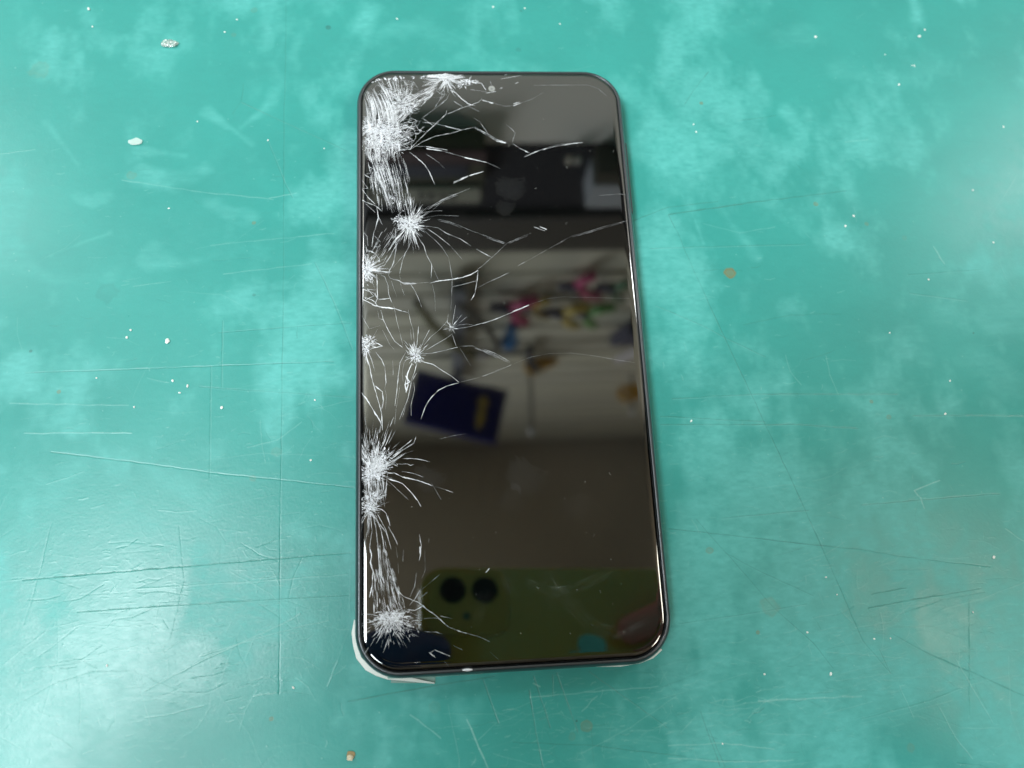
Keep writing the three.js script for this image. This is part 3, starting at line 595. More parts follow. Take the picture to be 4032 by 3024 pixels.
  function core(C, c, rx, rz, n, s = 1) { // crushed glass: small flakes, crowded towards the middle
    for (let k = 0; k < n; k++) { const a = rr(0, 6.283), r = Math.min(2.1, Math.sqrt(-Math.log(1 - 0.985 * rnd()))) * 0.95, x = c[0] + Math.cos(a) * rx * r, z = c[1] + Math.sin(a) * rz * r; if (rnd() < 0.45) C.flake(x, z, rr(0.06, 0.2) * s); else { const d = Math.atan2(z - c[1], x - c[0]) + rr(-0.8, 0.8), L = rr(0.4, 1.5) * s; C.curve([x, z], [x + Math.cos(d) * L * 0.5 + rr(-0.1, 0.1), z + Math.sin(d) * L * 0.5 + rr(-0.1, 0.1)], [x + Math.cos(d) * L, z + Math.sin(d) * L], 0, 1, rr(0.06, 0.2) * s); } }
  }
  function web(C, poly, cell, w) { // net of fine cracks filling a polygon
    const inPoly = (x, z) => { let c = false; for (let i = 0, j = poly.length - 1; i < poly.length; j = i++) { const [ax, az] = poly[i], [bx, bz] = poly[j]; if ((az > z) !== (bz > z) && x < (bx - ax) * (z - az) / (bz - az) + ax) c = !c; } return c; };
    const xs = poly.map((p) => p[0]), zs = poly.map((p) => p[1]), pts = []; for (let x = Math.min(...xs); x < Math.max(...xs); x += cell) for (let z = Math.min(...zs); z < Math.max(...zs); z += cell) { const q = [x + rr(-0.5, 0.5) * cell, z + rr(-0.5, 0.5) * cell]; if (inPoly(...q)) pts.push(q); }
    for (let i = 0; i < pts.length; i++) { const near = pts.map((p, k) => [Math.hypot(p[0] - pts[i][0], p[1] - pts[i][1]), k]).filter(([d, k]) => k > i && d < cell * 1.7).sort((a, b) => a[0] - b[0]).slice(0, 2); for (const [, k] of near) if (rnd() < 0.85) { const a = pts[i], b = pts[k], q = rr(-0.15, 0.15); C.curve(a, [(a[0] + b[0]) / 2 - (b[1] - a[1]) * q, (a[1] + b[1]) / 2 + (b[0] - a[0]) * q], b, 0, 1, w * rr(0.4, 1.5)); } }
  }
  const stuff = (o, label) => { o.userData.kind = 'stuff'; o.userData.label = label; };
  { const C = new Cracks();
    core(C, [-31.5, -63.3], 4.2, 1.7, 520); core(C, [-31.2, -59.6], 4.2, 3.0, 900, 0.9); core(C, [-33.6, -62], 2.2, 2.6, 260); core(C, [-28, -62], 2.4, 1.6, 160, 0.8);
    band(C, [[-35.6, -63], [-31, -63.6], [-27, -63.4]], [[-36.7, -74.5], [-34.6, -76.5], [-29.5, -74.2]], 130, { bend: 0.12, w: [0.04, 0.22], part: [0.25, 0.8] });
    band(C, [[-35, -61], [-31, -62.5]], [[-36.7, -71], [-36.4, -64], [-36.7, -58]], 60, { bend: 0.10, w: [0.05, 0.22], part: [0.3, 0.8] });
    band(C, [[-35.8, -60.5], [-31, -61], [-26.5, -60.5]], [[-35.6, -52.5], [-31, -51.8], [-26, -52.2]], 170, { w: [0.04, 0.16], part: [0.15, 0.5], mess: 0.05 });
    band(C, [[-29, -64], [-28, -60], [-28.5, -56]], [[-20.5, -66], [-21.5, -61.5], [-24.5, -56]], 90, { w: [0.03, 0.14], mess: 0.15, part: [0.1, 0.4] });
    web(C, [[-29, -66.5], [-23, -67], [-18.5, -64.6], [-21, -60], [-24, -55.2], [-27, -56]], 1.0, 0.09);
    stuff(C.mesh('impact_shatter', crackMat, phone), 'largest white shattered patch near the upper left edge'); }
  { const C = new Cracks();
    core(C, [-25.2, -70.6], 2.8, 2.0, 420, 0.9); core(C, [-28.4, -74], 1.8, 1.8, 120, 0.8);
    band(C, [[-29.5, -71], [-24, -72]], [[-33.5, -78.8], [-29, -80], [-21.5, -79]], 90, { w: [0.04, 0.2], part: [0.15, 0.6], bend: 0.05 });
    band(C, [[-33, -64.5], [-27, -64]], [[-29.5, -72.5], [-22, -69.4]], 130, { w: [0.04, 0.16], part: [0.15, 0.5] });
    band(C, [[-25.5, -72.8], [-22, -68.5]], [[-14, -79.2], [-16.5, -74.6]], 190, { w: [0.04, 0.2], part: [0.05, 0.22], mess: 0.2, bend: 0.06 });
    for (let k = 0; k < 26; k++) { const u = rnd(); C.flake(-34 + u * 15, -78.2 - 1.8 * Math.sqrt(u) + rr(-0.4, 0.4), rr(0.12, 0.34)); }
    web(C, [[-34, -77], [-28, -79.4], [-22, -78.6], [-20, -74], [-22.5, -67.5], [-30, -68], [-33, -73]], 1.15, 0.08);
    stuff(C.mesh('impact_shatter', crackMat, phone), 'lacy shattered patch at the upper left corner'); }
  { const C = new Cracks(), P = [-12.9, -79.4];
    for (let k = 0; k < 150; k++) { const u = rr(-1, 1), x = -12.9 + 4.9 * u * Math.abs(u), z = -80.3 + rr(-0.85, 0.85) * (1 - 0.5 * Math.abs(u)); C.curve([x - 0.8, z], [x, z + rr(-0.1, 0.1)], [x + rr(0.2, 1), z + rr(-0.1, 0.1)], 0, 1, rr(0.06, 0.3)); }
    core(C, [-13, -79.4], 1.3, 0.9, 120, 0.8);
    star(C, P, 155, 195, 50, [3, 8]); star(C, P, -14, 26, 44, [2.5, 7]); star(C, P, 70, 130, 50, [1.5, 5.5]); star(C, P, 26, 70, 16, [3, 7]);
    core(C, [-6.6, -78.5], 1.9, 0.45, 60, 1.1); core(C, [-8, -77.2], 1.4, 0.6, 26); web(C, [[-18, -77.5], [-13, -78], [-12.2, -73.6], [-16.4, -71.5], [-19, -74]], 1.2, 0.05);
    stuff(C.mesh('impact_shatter', crackMat, phone), 'bright bar-shaped impact at the top edge'); }
  { const C = new Cracks(), P = [-24.1, -33.5];
    band(C, [[-36, -56], [-31, -55], [-25, -55]], [[-29.6, -35.5], [-26, -35.6], [-22.9, -36.4]], 145, { w: [0.03, 0.16], part: [0.08, 0.32], bend: -0.03 });
    band(C, [[-35.6, -56], [-29, -55]], [[-31.6, -42], [-25, -34.8]], 70, { w: [0.04, 0.2], part: [0.1, 0.3], bend: -0.03, mess: 0.1 });
    band(C, [[-36.4, -55], [-33, -54]], [[-34, -38.5], [-29, -35.6]], 30, { w: [0.06, 0.24], part: [0.12, 0.4], bend: -0.06 });
    for (let k = 0; k < 90; k++) { const t = rnd(), x = -33 + t * 6.5 + rr(-2, 2), z = -53 + t * 15 + rr(-2, 2); C.flake(x, z, rr(0.06, 0.18)); }
    core(C, P, 1.9, 1.5, 330, 0.9); core(C, [-27, -34.8], 1.1, 1.1, 70, 0.8); core(C, [-21.5, -35.5], 0.8, 1.2, 40, 0.7);
    star(C, P, 272, 330, 56, [2.5, 9]); star(C, P, 330, 395, 34, [2, 6.5]); star(C, P, 45, 150, 70, [2.5, 9.5]); star(C, P, 150, 240, 26, [2, 5]);
    web(C, [[-36.5, -52], [-33.5, -50], [-32, -40], [-35.5, -42]], 2.2, 0.13);
    stuff(C.mesh('impact_shatter', crackMat, phone), 'star-shaped impact with long streaks rising to the big patch'); }
  { const C = new Cracks(), P = [-35.6, -20.2];
    band(C, [[-29.8, -34.5], [-25, -30.5]], [[-35.2, -25], [-30.8, -20.5]], 50, { w: [0.03, 0.15], part: [0.08, 0.4] });
    core(C, P, 1.3, 2.3, 330, 0.9); star(C, P, -82, 12, 70, [2, 7.5]); star(C, P, 40, 100, 28, [2.5, 6.5]); star(C, P, 258, 285, 16, [3, 8]);
    web(C, [[-36.6, -27.5], [-31.8, -27], [-31, -22], [-35, -22.6]], 1.2, 0.12); web(C, [[-36.6, -16], [-32.5, -17], [-31.8, -10], [-36.5, -10]], 2.0, 0.13);
    stuff(C.mesh('impact_shatter', crackMat, phone), 'half-round impact on the left edge below the star'); }
  { const C = new Cracks(), P = [-35.9, 1.0];
    core(C, P, 0.9, 1.7, 110); core(C, [-35, -0.8], 0.9, 0.9, 30); star(C, P, -50, 70, 24, [1.2, 4], { w: [0.08, 0.24] }); star(C, P, 66, 90, 7, [4, 9], { w: [0.06, 0.2], part: [0.3, 0.7] });
    stuff(C.mesh('impact_shatter', crackMat, phone), 'small jagged impact on the left edge at mid height'); }
  { const C = new Cracks(), P = [-23, 4.1];
    core(C, P, 1.0, 1.2, 150, 0.8); star(C, P, 225, 335, 46, [2, 6.5]); star(C, P, -25, 225, 36, [1.2, 3.4]);
    stuff(C.mesh('impact_shatter', crackMat, phone), 'small bright star left of centre'); }
  { const C = new Cracks(), P = [-13.5, -3.4]; core(C, P, 0.35, 0.4, 26, 0.6); star(C, P, 0, 360, 20, [0.8, 3], { w: [0.03, 0.12] });
    stuff(C.mesh('impact_shatter', crackMat, phone), 'smallest star near the middle of the glass'); }
  { const C = new Cracks(), P = [-34.2, 34.3];
    core(C, P, 1.9, 1.5, 420); core(C, [-32.4, 31.4], 2.4, 2.0, 260, 0.95);
    star(C, P, 232, 345, 260, [4, 12], { part: [0.08, 0.4], bend: 0.06, w: [0.04, 0.26] }); star(C, P, 258, 305, 60, [8, 16], { part: [0.1, 0.35], bend: 0.05, w: [0.03, 0.16] }); star(C, P, -15, 40, 30, [2.5, 7.5]);
    band(C, [[-36.4, 34.5], [-30.4, 35]], [[-36.2, 42.5], [-30.9, 42]], 90, { w: [0.05, 0.22], part: [0.12, 0.5] });
    stuff(C.mesh('impact_shatter', crackMat, phone), 'brush-shaped impact on the lower left edge'); }
  { const C = new Cracks(), P = [-35, 43];
    core(C, P, 1.0, 1.2, 150); core(C, [-34.3, 40.3], 1.6, 1.2, 120); star(C, P, 55, 125, 30, [3, 11], { bend: 0.08, part: [0.2, 0.7] }); star(C, P, -60, 0, 16, [2, 5.5], { bend: 0.25 }); star(C, P, 0, 50, 12, [1.5, 4]);
    stuff(C.mesh('impact_shatter', crackMat, phone), 'narrow impact just below the brush-shaped one'); }
  { const C = new Cracks(), P = [-30.3, 69.2];
    band(C, [[-34.3, 57.5], [-29.4, 57.5]], [[-33.8, 68.6], [-25.8, 68.4]], 150, { w: [0.03, 0.2], part: [0.06, 0.3], mess: 0.08 });
    band(C, [[-33.5, 50], [-31, 50]], [[-33, 60], [-29.5, 60]], 26, { w: [0.04, 0.2], part: [0.12, 0.4] });
    core(C, P, 2.4, 1.1, 300, 0.95); core(C, [-27, 71], 2.6, 1.6, 90, 0.8);
    star(C, P, 0, 60, 110, [2.5, 9.5], { part: [0.08, 0.4], bend: 0.2 }); star(C, P, 60, 125, 80, [2.5, 9], { part: [0.08, 0.4], bend: 0.15 }); star(C, P, 125, 195, 80, [2.5, 7.5], { part: [0.06, 0.35], bend: 0.15 }); star(C, P, -45, 0, 24, [2, 6.5]);
    stuff(C.mesh('impact_shatter', crackMat, phone), 'bursting impact near the lower left corner'); }

  // single long cracks, each one a piece of its own
  for (const q of CRACKS) {
    const C = new Cracks(), w = q[0], p = []; for (let i = 1; i < q.length; i += 2) p.push([q[i], q[i + 1]]);
    const pts = []; let s = 0;
    for (let i = 0; i + 1 < p.length; i++) { const L = Math.hypot(p[i + 1][0] - p[i][0], p[i + 1][1] - p[i][1]), n = Math.max(2, Math.ceil(L / 0.45)); for (let k = i ? 1 : 0; k <= n; k++) { const t = k / n, j = Math.min(0.05, w * 0.3); pts.push([p[i][0] + (p[i + 1][0] - p[i][0]) * t + rr(-j, j), p[i][1] + (p[i + 1][1] - p[i][1]) * t + rr(-j, j), 1]); } s += L; }
    const ph = rr(0, 99); pts.forEach((a, k) => { const u = k / (pts.length - 1); a[2] = (0.3 + 1.25 * Math.pow(vnoise(k * 0.33 + ph, ph), 1.3)) * (0.35 + 0.65 * Math.min(1, Math.min(u, 1 - u) * 8 + 0.1)) * rr(0.75, 1.2); });
    C.line(pts, w, Math.min(0.05, 0.015 + w * 0.25)); C.mesh('crack', crackMat, glass);
  }
}

// ---------------------------------------------------------------- bits lying on the mat
{
  const white = std([0.85, 0.87, 0.84], 0.35), cream = std([0.72, 0.62, 0.45], 0.7), amber = std([0.32, 0.24, 0.12], 0.8);
  const lump = (r, sx, sy, sz, det = 1, k = 0.35) => { const g = new THREE.IcosahedronGeometry(r, det), P = g.attributes.position; for (let i = 0; i < P.count; i++) { const x = P.getX(i), y = P.getY(i), z = P.getZ(i), n = 1 + k * (vnoise(x / r * 1.7 + 50 + sx * 9, z / r * 1.7 + y / r * 2.1 + 50) - 0.5) * 2; P.setXYZ(i, x * n * sx, y * n * sy, z * n * sz); } g.computeVertexNormals(); return g; };
  const glue = group('glue_blob', 'dried clear glue blob near the upper left corner of the mat', 'glue blob', -0.0939, 0.0002, -0.0964);
  add('blob', at(lump(2.4 * MM, 1, 0.18, 0.52, 3, 0.3), 0, 0.3 * MM, 0), std([0.78, 0.90, 0.86], 0.12, { transmission: 0.75, thickness: 0.001, ior: 1.45 }), glue);
  const cr = []; for (let k = 0; k < 26; k++) { const a = rr(0, 6.3), r = Math.sqrt(rnd()); cr.push(at(lump(rr(0.12, 0.34) * MM, 1, 0.6, 0.8, 0), Math.cos(a) * r * 2.0 * MM, rr(0.4, 0.75) * MM, Math.sin(a) * r * 0.95 * MM)); }
  const crumbs = add('glue_crumb', mergeGeometries(cr.map((g) => g.index ? g.toNonIndexed() : g)), white, glue); crumbs.userData.kind = 'stuff';
  const cm = group('crumb', 'cream crumb in a dark nick at the bottom edge of the mat', 'crumb', -0.0402, 0.0001, 0.1005);
  add('kernel', at(lump(0.75 * MM, 1, 0.7, 0.9, 1), 0, 0.45 * MM, 0.1 * MM), cream, cm); add('husk', at(lump(0.8 * MM, 1.3, 0.16, 1.1, 1), 0.1 * MM, 0.12 * MM, -0.4 * MM), amber, cm);
  const fl = group('plastic_flake', 'bent clear plastic flake left of the phone, beside a pale smear', 'flake', -0.1013, 0.0001, -0.0637);
  add('flake_sheet', at(lump(1.5 * MM, 1.2, 0.1, 0.7, 2, 0.45), 0, 0.3 * MM, 0), std([0.82, 0.93, 0.90], 0.25, { transmission: 0.55, thickness: 0 }), fl);
  SPECKS.forEach(([x, z, r], k) => { const m = add(k ? 'speck_' + String(k).padStart(3, '0') : 'speck', lump(r * MM * 0.95, rr(0.8, 1.3), 0.45, rr(0.6, 1), 1), white, scene); m.position.set(x * MM, r * MM * 0.4, z * MM); m.rotation.y = rr(0, 6); tag(m, 'tiny white speck of debris lying on the green mat', 'speck', 'white specks scattered on the mat'); });
}

// ---------------------------------------------------------------- the photographing phone, seen mirrored in the glass
{
  const right = new THREE.Vector3(0.996116, 0.073869, 0.047924), up = new THREE.Vector3(0.02741, 0.257094, -0.965998), back = new THREE.Vector3(-0.083678, 0.963559, 0.254071);
  const put = (g) => { const m = new THREE.Matrix4().makeBasis(right, up, back); g.quaternion.setFromRotationMatrix(m); g.position.copy(CAM); return g; };
  const slab = (hw, hh, r, d, bev) => { const s = new THREE.Shape(), p = outline(0, hw * 1000, hh * 1000, r * 1000, 10); p.forEach(([x, y], k) => k ? s.lineTo(x * MM, -y * MM) : s.moveTo(x * MM, -y * MM)); return new THREE.ExtrudeGeometry(s, { depth: d, bevelEnabled: true, bevelThickness: bev, bevelSize: bev, bevelOffset: -bev, bevelSegments: 4 }); };
  const cp = put(group('camera_phone', 'yellow phone with two round lenses mirrored in the lower glass', 'smartphone'));
  const yellow = std([0.60, 0.27, 0.045], 0.12, { clearcoat: 1, clearcoatRoughness: 0.05 });
  add('body', at(slab(0.0755, 0.0379, 0.0115, 0.0058, 0.0012), 0.0595, -0.026, 0.0042), yellow, cp);
  add('screen', at(slab(0.073, 0.0354, 0.01, 0.0004, 0.0001), 0.0595, -0.026, 0.0115), std([0.01, 0.01, 0.01], 0.1), cp);
  const bump = add('camera_bump', at(slab(0.0195, 0.0152, 0.006, 0.0012, 0.0004), 0.0075, -0.006, 0.0022), std([0.54, 0.25, 0.05], 0.4), cp);
  const disc = (r, d, x, y, z) => { const g = new THREE.CylinderGeometry(r, r, d, 40); g.rotateX(Math.PI / 2); return at(g, x, y, z); };
  for (const x of [0, 0.0157]) { const lens = add('camera_lens', disc(0.0060, 0.001, x, 0, 0.0014), std([0.004, 0.004, 0.006], 0.25, { specularIntensity: 0.4 }), cp); add('lens_ring', at(new THREE.TorusGeometry(0.006, 0.0004, 8, 40), x, 0, 0.0013), std([0.03, 0.03, 0.035], 0.3, { metalness: 0.8 }), lens); }
  add('flash', disc(0.0018, 0.0004, 0.0066, -0.0125, 0.0016), std([0.12, 0.11, 0.08], 0.3), cp);
  add('microphone', disc(0.0007, 0.0004, -0.002, -0.0127, 0.0016), std([0.01, 0.01, 0.01], 0.5), cp);
  // fruit-shaped emblem with a bite and a leaf, its top towards the lenses
  const e = new THREE.Shape(); const E = (x, y) => [-y * MM * 1.15, -x * MM * 1.15];
  e.moveTo(...E(0, 4.2)); e.bezierCurveTo(...E(2.2, 5.6), ...E(5.2, 5.2), ...E(6.2, 3.2)); e.bezierCurveTo(...E(3.6, 1.6), ...E(3.8, -2.2), ...E(6.8, -3.4)); e.bezierCurveTo(...E(5.4, -6.6), ...E(3.6, -8.2), ...E(1.6, -7.2)); e.bezierCurveTo(...E(0.4, -6.7), ...E(-0.6, -6.7), ...E(-1.8, -7.2)); e.bezierCurveTo(...E(-4.4, -8.2), ...E(-7.4, -2.6), ...E(-6.6, 1.4)); e.bezierCurveTo(...E(-6.0, 5.4), ...E(-2.6, 5.6), ...E(0, 4.2));
  const leaf = new THREE.Shape(); leaf.moveTo(...E(0, 5.6)); leaf.bezierCurveTo(...E(0, 8), ...E(1.4, 9.2), ...E(3.2, 9.4)); leaf.bezierCurveTo(...E(3.2, 7.2), ...E(1.8, 5.7), ...E(0, 5.6));
  const em = std([0.55, 0.55, 0.55], 0.08, { metalness: 1 });
  add('emblem', at(mergeGeometries([e, leaf].map((s) => new THREE.ExtrudeGeometry(s, { depth: 0.0003, bevelEnabled: false, curveSegments: 10 }))), 0.066, -0.029, 0.0028), em, cp);

  // hands holding it: one continuous surface each
  const hand = (bones, lo, hi, res) => {
    const mc = new MarchingCubes(res, new THREE.MeshStandardMaterial(), false, false, 120000); const s = new THREE.Vector3().subVectors(hi, lo).multiplyScalar(0.5), c = new THREE.Vector3().addVectors(lo, hi).multiplyScalar(0.5);
    const p = new THREE.Vector3(), a = new THREE.Vector3(), b = new THREE.Vector3();
    for (let k = 0; k < res; k++) for (let j = 0; j < res; j++) for (let i = 0; i < res; i++) {
      p.set((i - res / 2) / (res / 2) * s.x + c.x, (j - res / 2) / (res / 2) * s.y + c.y, (k - res / 2) / (res / 2) * s.z + c.z); let d = 1;
      for (const [A, B, ra, rb] of bones) { a.set(...A); b.set(...B).sub(a); const t = Math.min(1, Math.max(0, p.clone().sub(a).dot(b) / b.lengthSq())); const q = p.distanceTo(a.addScaledVector(b, t)) - (ra + (rb - ra) * t); const h = Math.max(0, 0.004 - Math.abs(d - q)) / 0.004; d = Math.min(d, q) - h * h * 0.001; }
      mc.field[i + j * res + k * res * res] = -d * 1000;
    }
    mc.isolation = 0; mc.update(); const n = mc.count, g = new THREE.BufferGeometry(); const P = mc.positionArray.slice(0, n * 3), N = mc.normalArray.slice(0, n * 3);
    for (let i = 0; i < n; i++) { P[i * 3] = P[i * 3] * s.x + c.x; P[i * 3 + 1] = P[i * 3 + 1] * s.y + c.y; P[i * 3 + 2] = P[i * 3 + 2] * s.z + c.z; }
    g.setAttribute('position', new THREE.BufferAttribute(P, 3)); g.setAttribute('normal', new THREE.BufferAttribute(N, 3)); g.computeVertexNormals(); return g;
  };
  const chain = (pts, r) => { const o = []; for (let k = 0; k + 1 < pts.length; k++) o.push([pts[k], pts[k + 1], r[k], r[k + 1]]); return o; };
  const R = [...chain([[0.085, -0.021, -0.006], [0.108, -0.013, -0.009], [0.137, -0.006, -0.006], [0.168, -0.022, 0.006]], [0.0068, 0.0078, 0.0086, 0.0095]), ...chain([[0.092, -0.043, -0.006], [0.116, -0.038, -0.010], [0.144, -0.033, -0.008], [0.172, -0.038, 0.006]], [0.007, 0.008, 0.0088, 0.0095]), ...chain([[0.098, -0.061, -0.005], [0.120, -0.060, -0.010], [0.146, -0.056, -0.008], [0.172, -0.052, 0.006]], [0.0066, 0.0076, 0.0084, 0.0092]), ...chain([[0.112, -0.076, 0.001], [0.130, -0.078, -0.004], [0.150, -0.075, -0.004], [0.172, -0.066, 0.006]], [0.0058, 0.0066, 0.0072, 0.0085]), ...chain([[0.112, -0.050, 0.0195], [0.134, -0.050, 0.0225], [0.158, -0.052, 0.020], [0.178, -0.055, 0.012]], [0.0078, 0.0088, 0.0098, 0.0125]), ...chain([[0.170, -0.026, 0.008], [0.192, -0.040, 0.012], [0.174, -0.060, 0.009]], [0.011, 0.013, 0.0115]), ...chain([[0.186, -0.044, 0.011], [0.236, -0.062, 0.016]], [0.017, 0.022]), ...chain([[0.236, -0.062, 0.016], [0.300, -0.20, 0.0]], [0.024, 0.034])];
  const rh = put(group('person', 'bare hand holding the yellow phone, fingertip mirrored at lower right', 'person'));
  add('hand', hand(R, new THREE.Vector3(0.07, -0.25, -0.045), new THREE.Vector3(0.35, 0.02, 0.055), 110), std([0.60, 0.17, 0.14], 0.5), rh);
  const Lb = [...chain([[-0.009, -0.030, -0.005], [-0.026, -0.029, -0.009], [-0.052, -0.034, -0.007], [-0.078, -0.044, 0.004]], [0.0078, 0.0098, 0.0102, 0.0105]), ...chain([[-0.008, -0.052, -0.005], [-0.028, -0.052, -0.010], [-0.054, -0.054, -0.007], [-0.080, -0.056, 0.004]], [0.0074, 0.0088, 0.0094, 0.0098]), ...chain([[-0.020, -0.071, -0.003], [-0.036, -0.073, -0.008], [-0.058, -0.072, -0.006], [-0.082, -0.068, 0.004]], [0.007, 0.008, 0.0088, 0.0094]), ...chain([[-0.034, -0.086, -0.001], [-0.048, -0.089, -0.004], [-0.064, -0.086, -0.003], [-0.083, -0.078, 0.004]], [0.006, 0.007, 0.0076, 0.0086]), ...chain([[-0.002, -0.046, 0.0195], [-0.024, -0.047, 0.0225], [-0.050, -0.052, 0.019], [-0.078, -0.06, 0.010]], [0.0078, 0.0088, 0.0098, 0.0125]), ...chain([[-0.078, -0.046, 0.006], [-0.098, -0.058, 0.01], [-0.082, -0.074, 0.006]], [0.011, 0.013, 0.0115]), ...chain([[-0.094, -0.06, 0.009], [-0.14, -0.078, 0.014]], [0.017, 0.022])];
  const lh = put(group('person_001', 'dark blue gloved hand at the end of the yellow phone, mirrored at lower left', 'person'));
  add('gloved_hand', hand(Lb, new THREE.Vector3(-0.16, -0.11, -0.03), new THREE.Vector3(0.02, 0.0, 0.05), 84), std([0.012, 0.022, 0.10], 0.55), lh);
}

// ---------------------------------------------------------------- what stands behind the bench, mirrored in the upper glass
{
  const Z = -0.36;
  structure(add('ceiling', box(3.2, 0.05, 2.6, 0, 2.2, 0.9), std([0.66, 0.55, 0.43], 0.9), scene));
  structure(add('back_wall', box(3.2, 2.24, 0.06, 0, 1.05, Z - 0.062), std([0.70, 0.68, 0.62], 0.85), scene));
  // slatted display panel: every board is a piece
  const sw = group('slat_wall', 'cream slatted hanging panel behind the bench, mirrored in mid glass', 'slat panel', 0, 0.72, Z - 0.03);
  add('backing', box(1.5, 1.44, 0.016, 0, 0.72, 0.0135), std([0.33, 0.31, 0.26], 0.8), sw);
  const boards = [0, 1, 2].map((k) => std([0.56 - k * 0.02, 0.525 - k * 0.02, 0.42 - k * 0.01], 0.6)), bg = box(1.5, 0.0645, 0.016, 0, 0, 0);
  for (let k = 0; k < 18; k++) { const b = add('slat', k === 0 ? box(1.5, 0.085, 0.016) : bg, boards[(k * 7) % 3], sw); b.position.set(0, k === 0 ? 0.045 : 0.13 + (k - 1) * 0.0775, 0.022); }
  const rail = tag(add('upright_rail', box(0.02, 0.56, 0.02, 0.004, 1.08, Z + 0.022), std([0.16, 0.16, 0.18], 0.5), scene), 'dark grey upright rail standing before the slatted panel, mirrored left of centre', 'rail');
  // dark zone below it
  const cab = group('wall_cabinet', 'low dark wall cabinet below the slatted panel, mirrored as a black band', 'cabinet', 0.26, 0.463, Z + 0.0);
  add('door_panel', box(0.62, 0.125, 0.012, 0, 0.065, 0.012), std([0.013, 0.012, 0.017], 0.7, { specularIntensity: 0.4 }), cab); add('carcass', box(0.62, 0.125, 0.03, 0, 0.065, -0.012), std([0.03, 0.03, 0.036], 0.6), cab);
  const shelf = group('wall_shelf', 'dark brown shelf board under the slatted panel, mirrored in the upper glass', 'shelf', 0.1, 0.592, Z);
  add('board', box(0.98, 0.122, 0.03, 0, 0.064, -0.004), std([0.042, 0.033, 0.022], 0.7), shelf); add('lip', box(0.98, 0.012, 0.02, 0, 0.008, 0.016), std([0.04, 0.034, 0.028], 0.6), shelf);
  const lc = group('dark_panel', 'dark panel beneath the cartons at the left of the wall cabinet', 'panel', -0.24, 0.53, Z - 0.01);
  add('board', box(0.376, 0.058, 0.02, 0, 0.03, 0.02), std([0.014, 0.014, 0.018], 0.7, { specularIntensity: 0.4 }), lc);
  const wp = group('white_board', 'plain white board under the dark cabinet, mirrored at the top of the glass', 'board', 0.1, 0.2, Z);
  add('panel', box(1.3, 0.258, 0.03, 0, 0.13, 0.002), std([0.86, 0.78, 0.71], 0.7), wp);
  const bx = group('carton', 'olive carton with a pale printed label, mirrored behind the upper cracks', 'carton', -0.06, 0.432, Z + 0.004);
  add('carton_body', box(0.172, 0.094, 0.05, 0, 0.048, 0.01), std([0.055, 0.05, 0.018], 0.6), bx); add('lid', box(0.172, 0.02, 0.052, 0, 0.012, 0.012), std([0.05, 0.012, 0.012], 0.6), bx); add('navy_band', box(0.1, 0.022, 0.052, 0.02, 0.036, 0.0115), std([0.008, 0.01, 0.03], 0.6), bx);
  const lb = add('label', box(0.150, 0.028, 0.004, 0.008, 0.080, 0.0375), std([0.34, 0.32, 0.25], 0.7), bx);
  for (const [x, w, h] of [[-0.034, 0.02, 0.012], [-0.008, 0.016, 0.016], [0.024, 0.005, 0.012], [0.034, 0.007, 0.011], [0.045, 0.004, 0.013], [0.055, 0.008, 0.010]]) add('letter', box(w, h, 0.002, x, 0.080, 0.0405), std([0.13, 0.12, 0.10], 0.7), lb);
  const wb = group('small_box', 'white small box with a dark top at the right end of the cabinet', 'box', 0.168, 0.47, Z + 0.022);
  add('box_body', box(0.07, 0.045, 0.03, 0, 0.036, 0.012), std([0.42, 0.42, 0.45], 0.5), wb); add('box_top', box(0.068, 0.02, 0.03, 0, 0.001, 0.012), std([0.04, 0.036, 0.02], 0.5), wb);
  for (let k = 0; k < 2; k++) tag(add(k ? 'bead_drop_001' : 'bead_drop', at(new THREE.SphereGeometry(0.0042, 16, 12).scale(0.9, 1.5, 0.8), 0.108 + k * 0.0085, 0.468, Z + 0.03), std([0.62 - k * 0.1, 0.52 - k * 0.04, 0.42], 0.5), scene), k ? 'dull beige bead beside the small white box, right of the pinkish bead' : 'pinkish bead on the top edge of the dark cabinet, left of its twin', 'bead');

  // spring clamps hung on the panel
  const arc = (pts, r) => new THREE.TubeGeometry(new THREE.CatmullRomCurve3(pts.map((p) => new THREE.Vector3(...p))), 18, r, 8);
  const cap = (p, r) => at(new THREE.SphereGeometry(r, 12, 8), ...p);
  const clamp = (name, label, x, y, turn, c1, c2, k = 1) => {
    const g = group(name, label, 'clamp', x, y, Z + 0.016, 'spring clamps hung on the slatted panel'); g.rotation.z = turn; g.scale.setScalar(k);
    const h1 = [[0, 0, 0], [0.010, 0.012, 0.004], [0.016, 0.026, 0.006], [0.028, 0.036, 0.006]], h2 = [[0, 0, 0], [0.010, -0.012, 0.004], [0.014, -0.026, 0.006], [0.026, -0.034, 0.006]];
    for (const [h, c] of [[h1, c1], [h2, c2]]) add('handle', mergeGeometries([arc(h, 0.0065), cap(h[3], 0.0065)]), std(c, 0.45), g);
    add('jaw', mergeGeometries([arc([[0, 0, 0], [-0.010, 0.005, 0.002], [-0.020, 0.001, 0]], 0.005), arc([[0, 0, 0], [-0.010, -0.006, 0.002], [-0.020, -0.001, 0]], 0.005), cap([0, 0, 0.003], 0.009)]), std([0.06, 0.05, 0.09], 0.6), g); return g;
  };
  const pink = [0.50, 0.03, 0.15], pink2 = [0.62, 0.10, 0.22], yel = [0.50, 0.36, 0.05], grn = [0.08, 0.28, 0.04], brn = [0.22, 0.15, 0.03];
  clamp('spring_clamp', 'pink spring clamp hanging over the dark groove, upper right of the mirrored tools', 0.168, 0.818, -0.25, pink2, pink, 1.05);
  clamp('spring_clamp_001', 'crimson spring clamp directly above the blue plug', 0.078, 0.900, 0.1, pink, pink, 1.25);
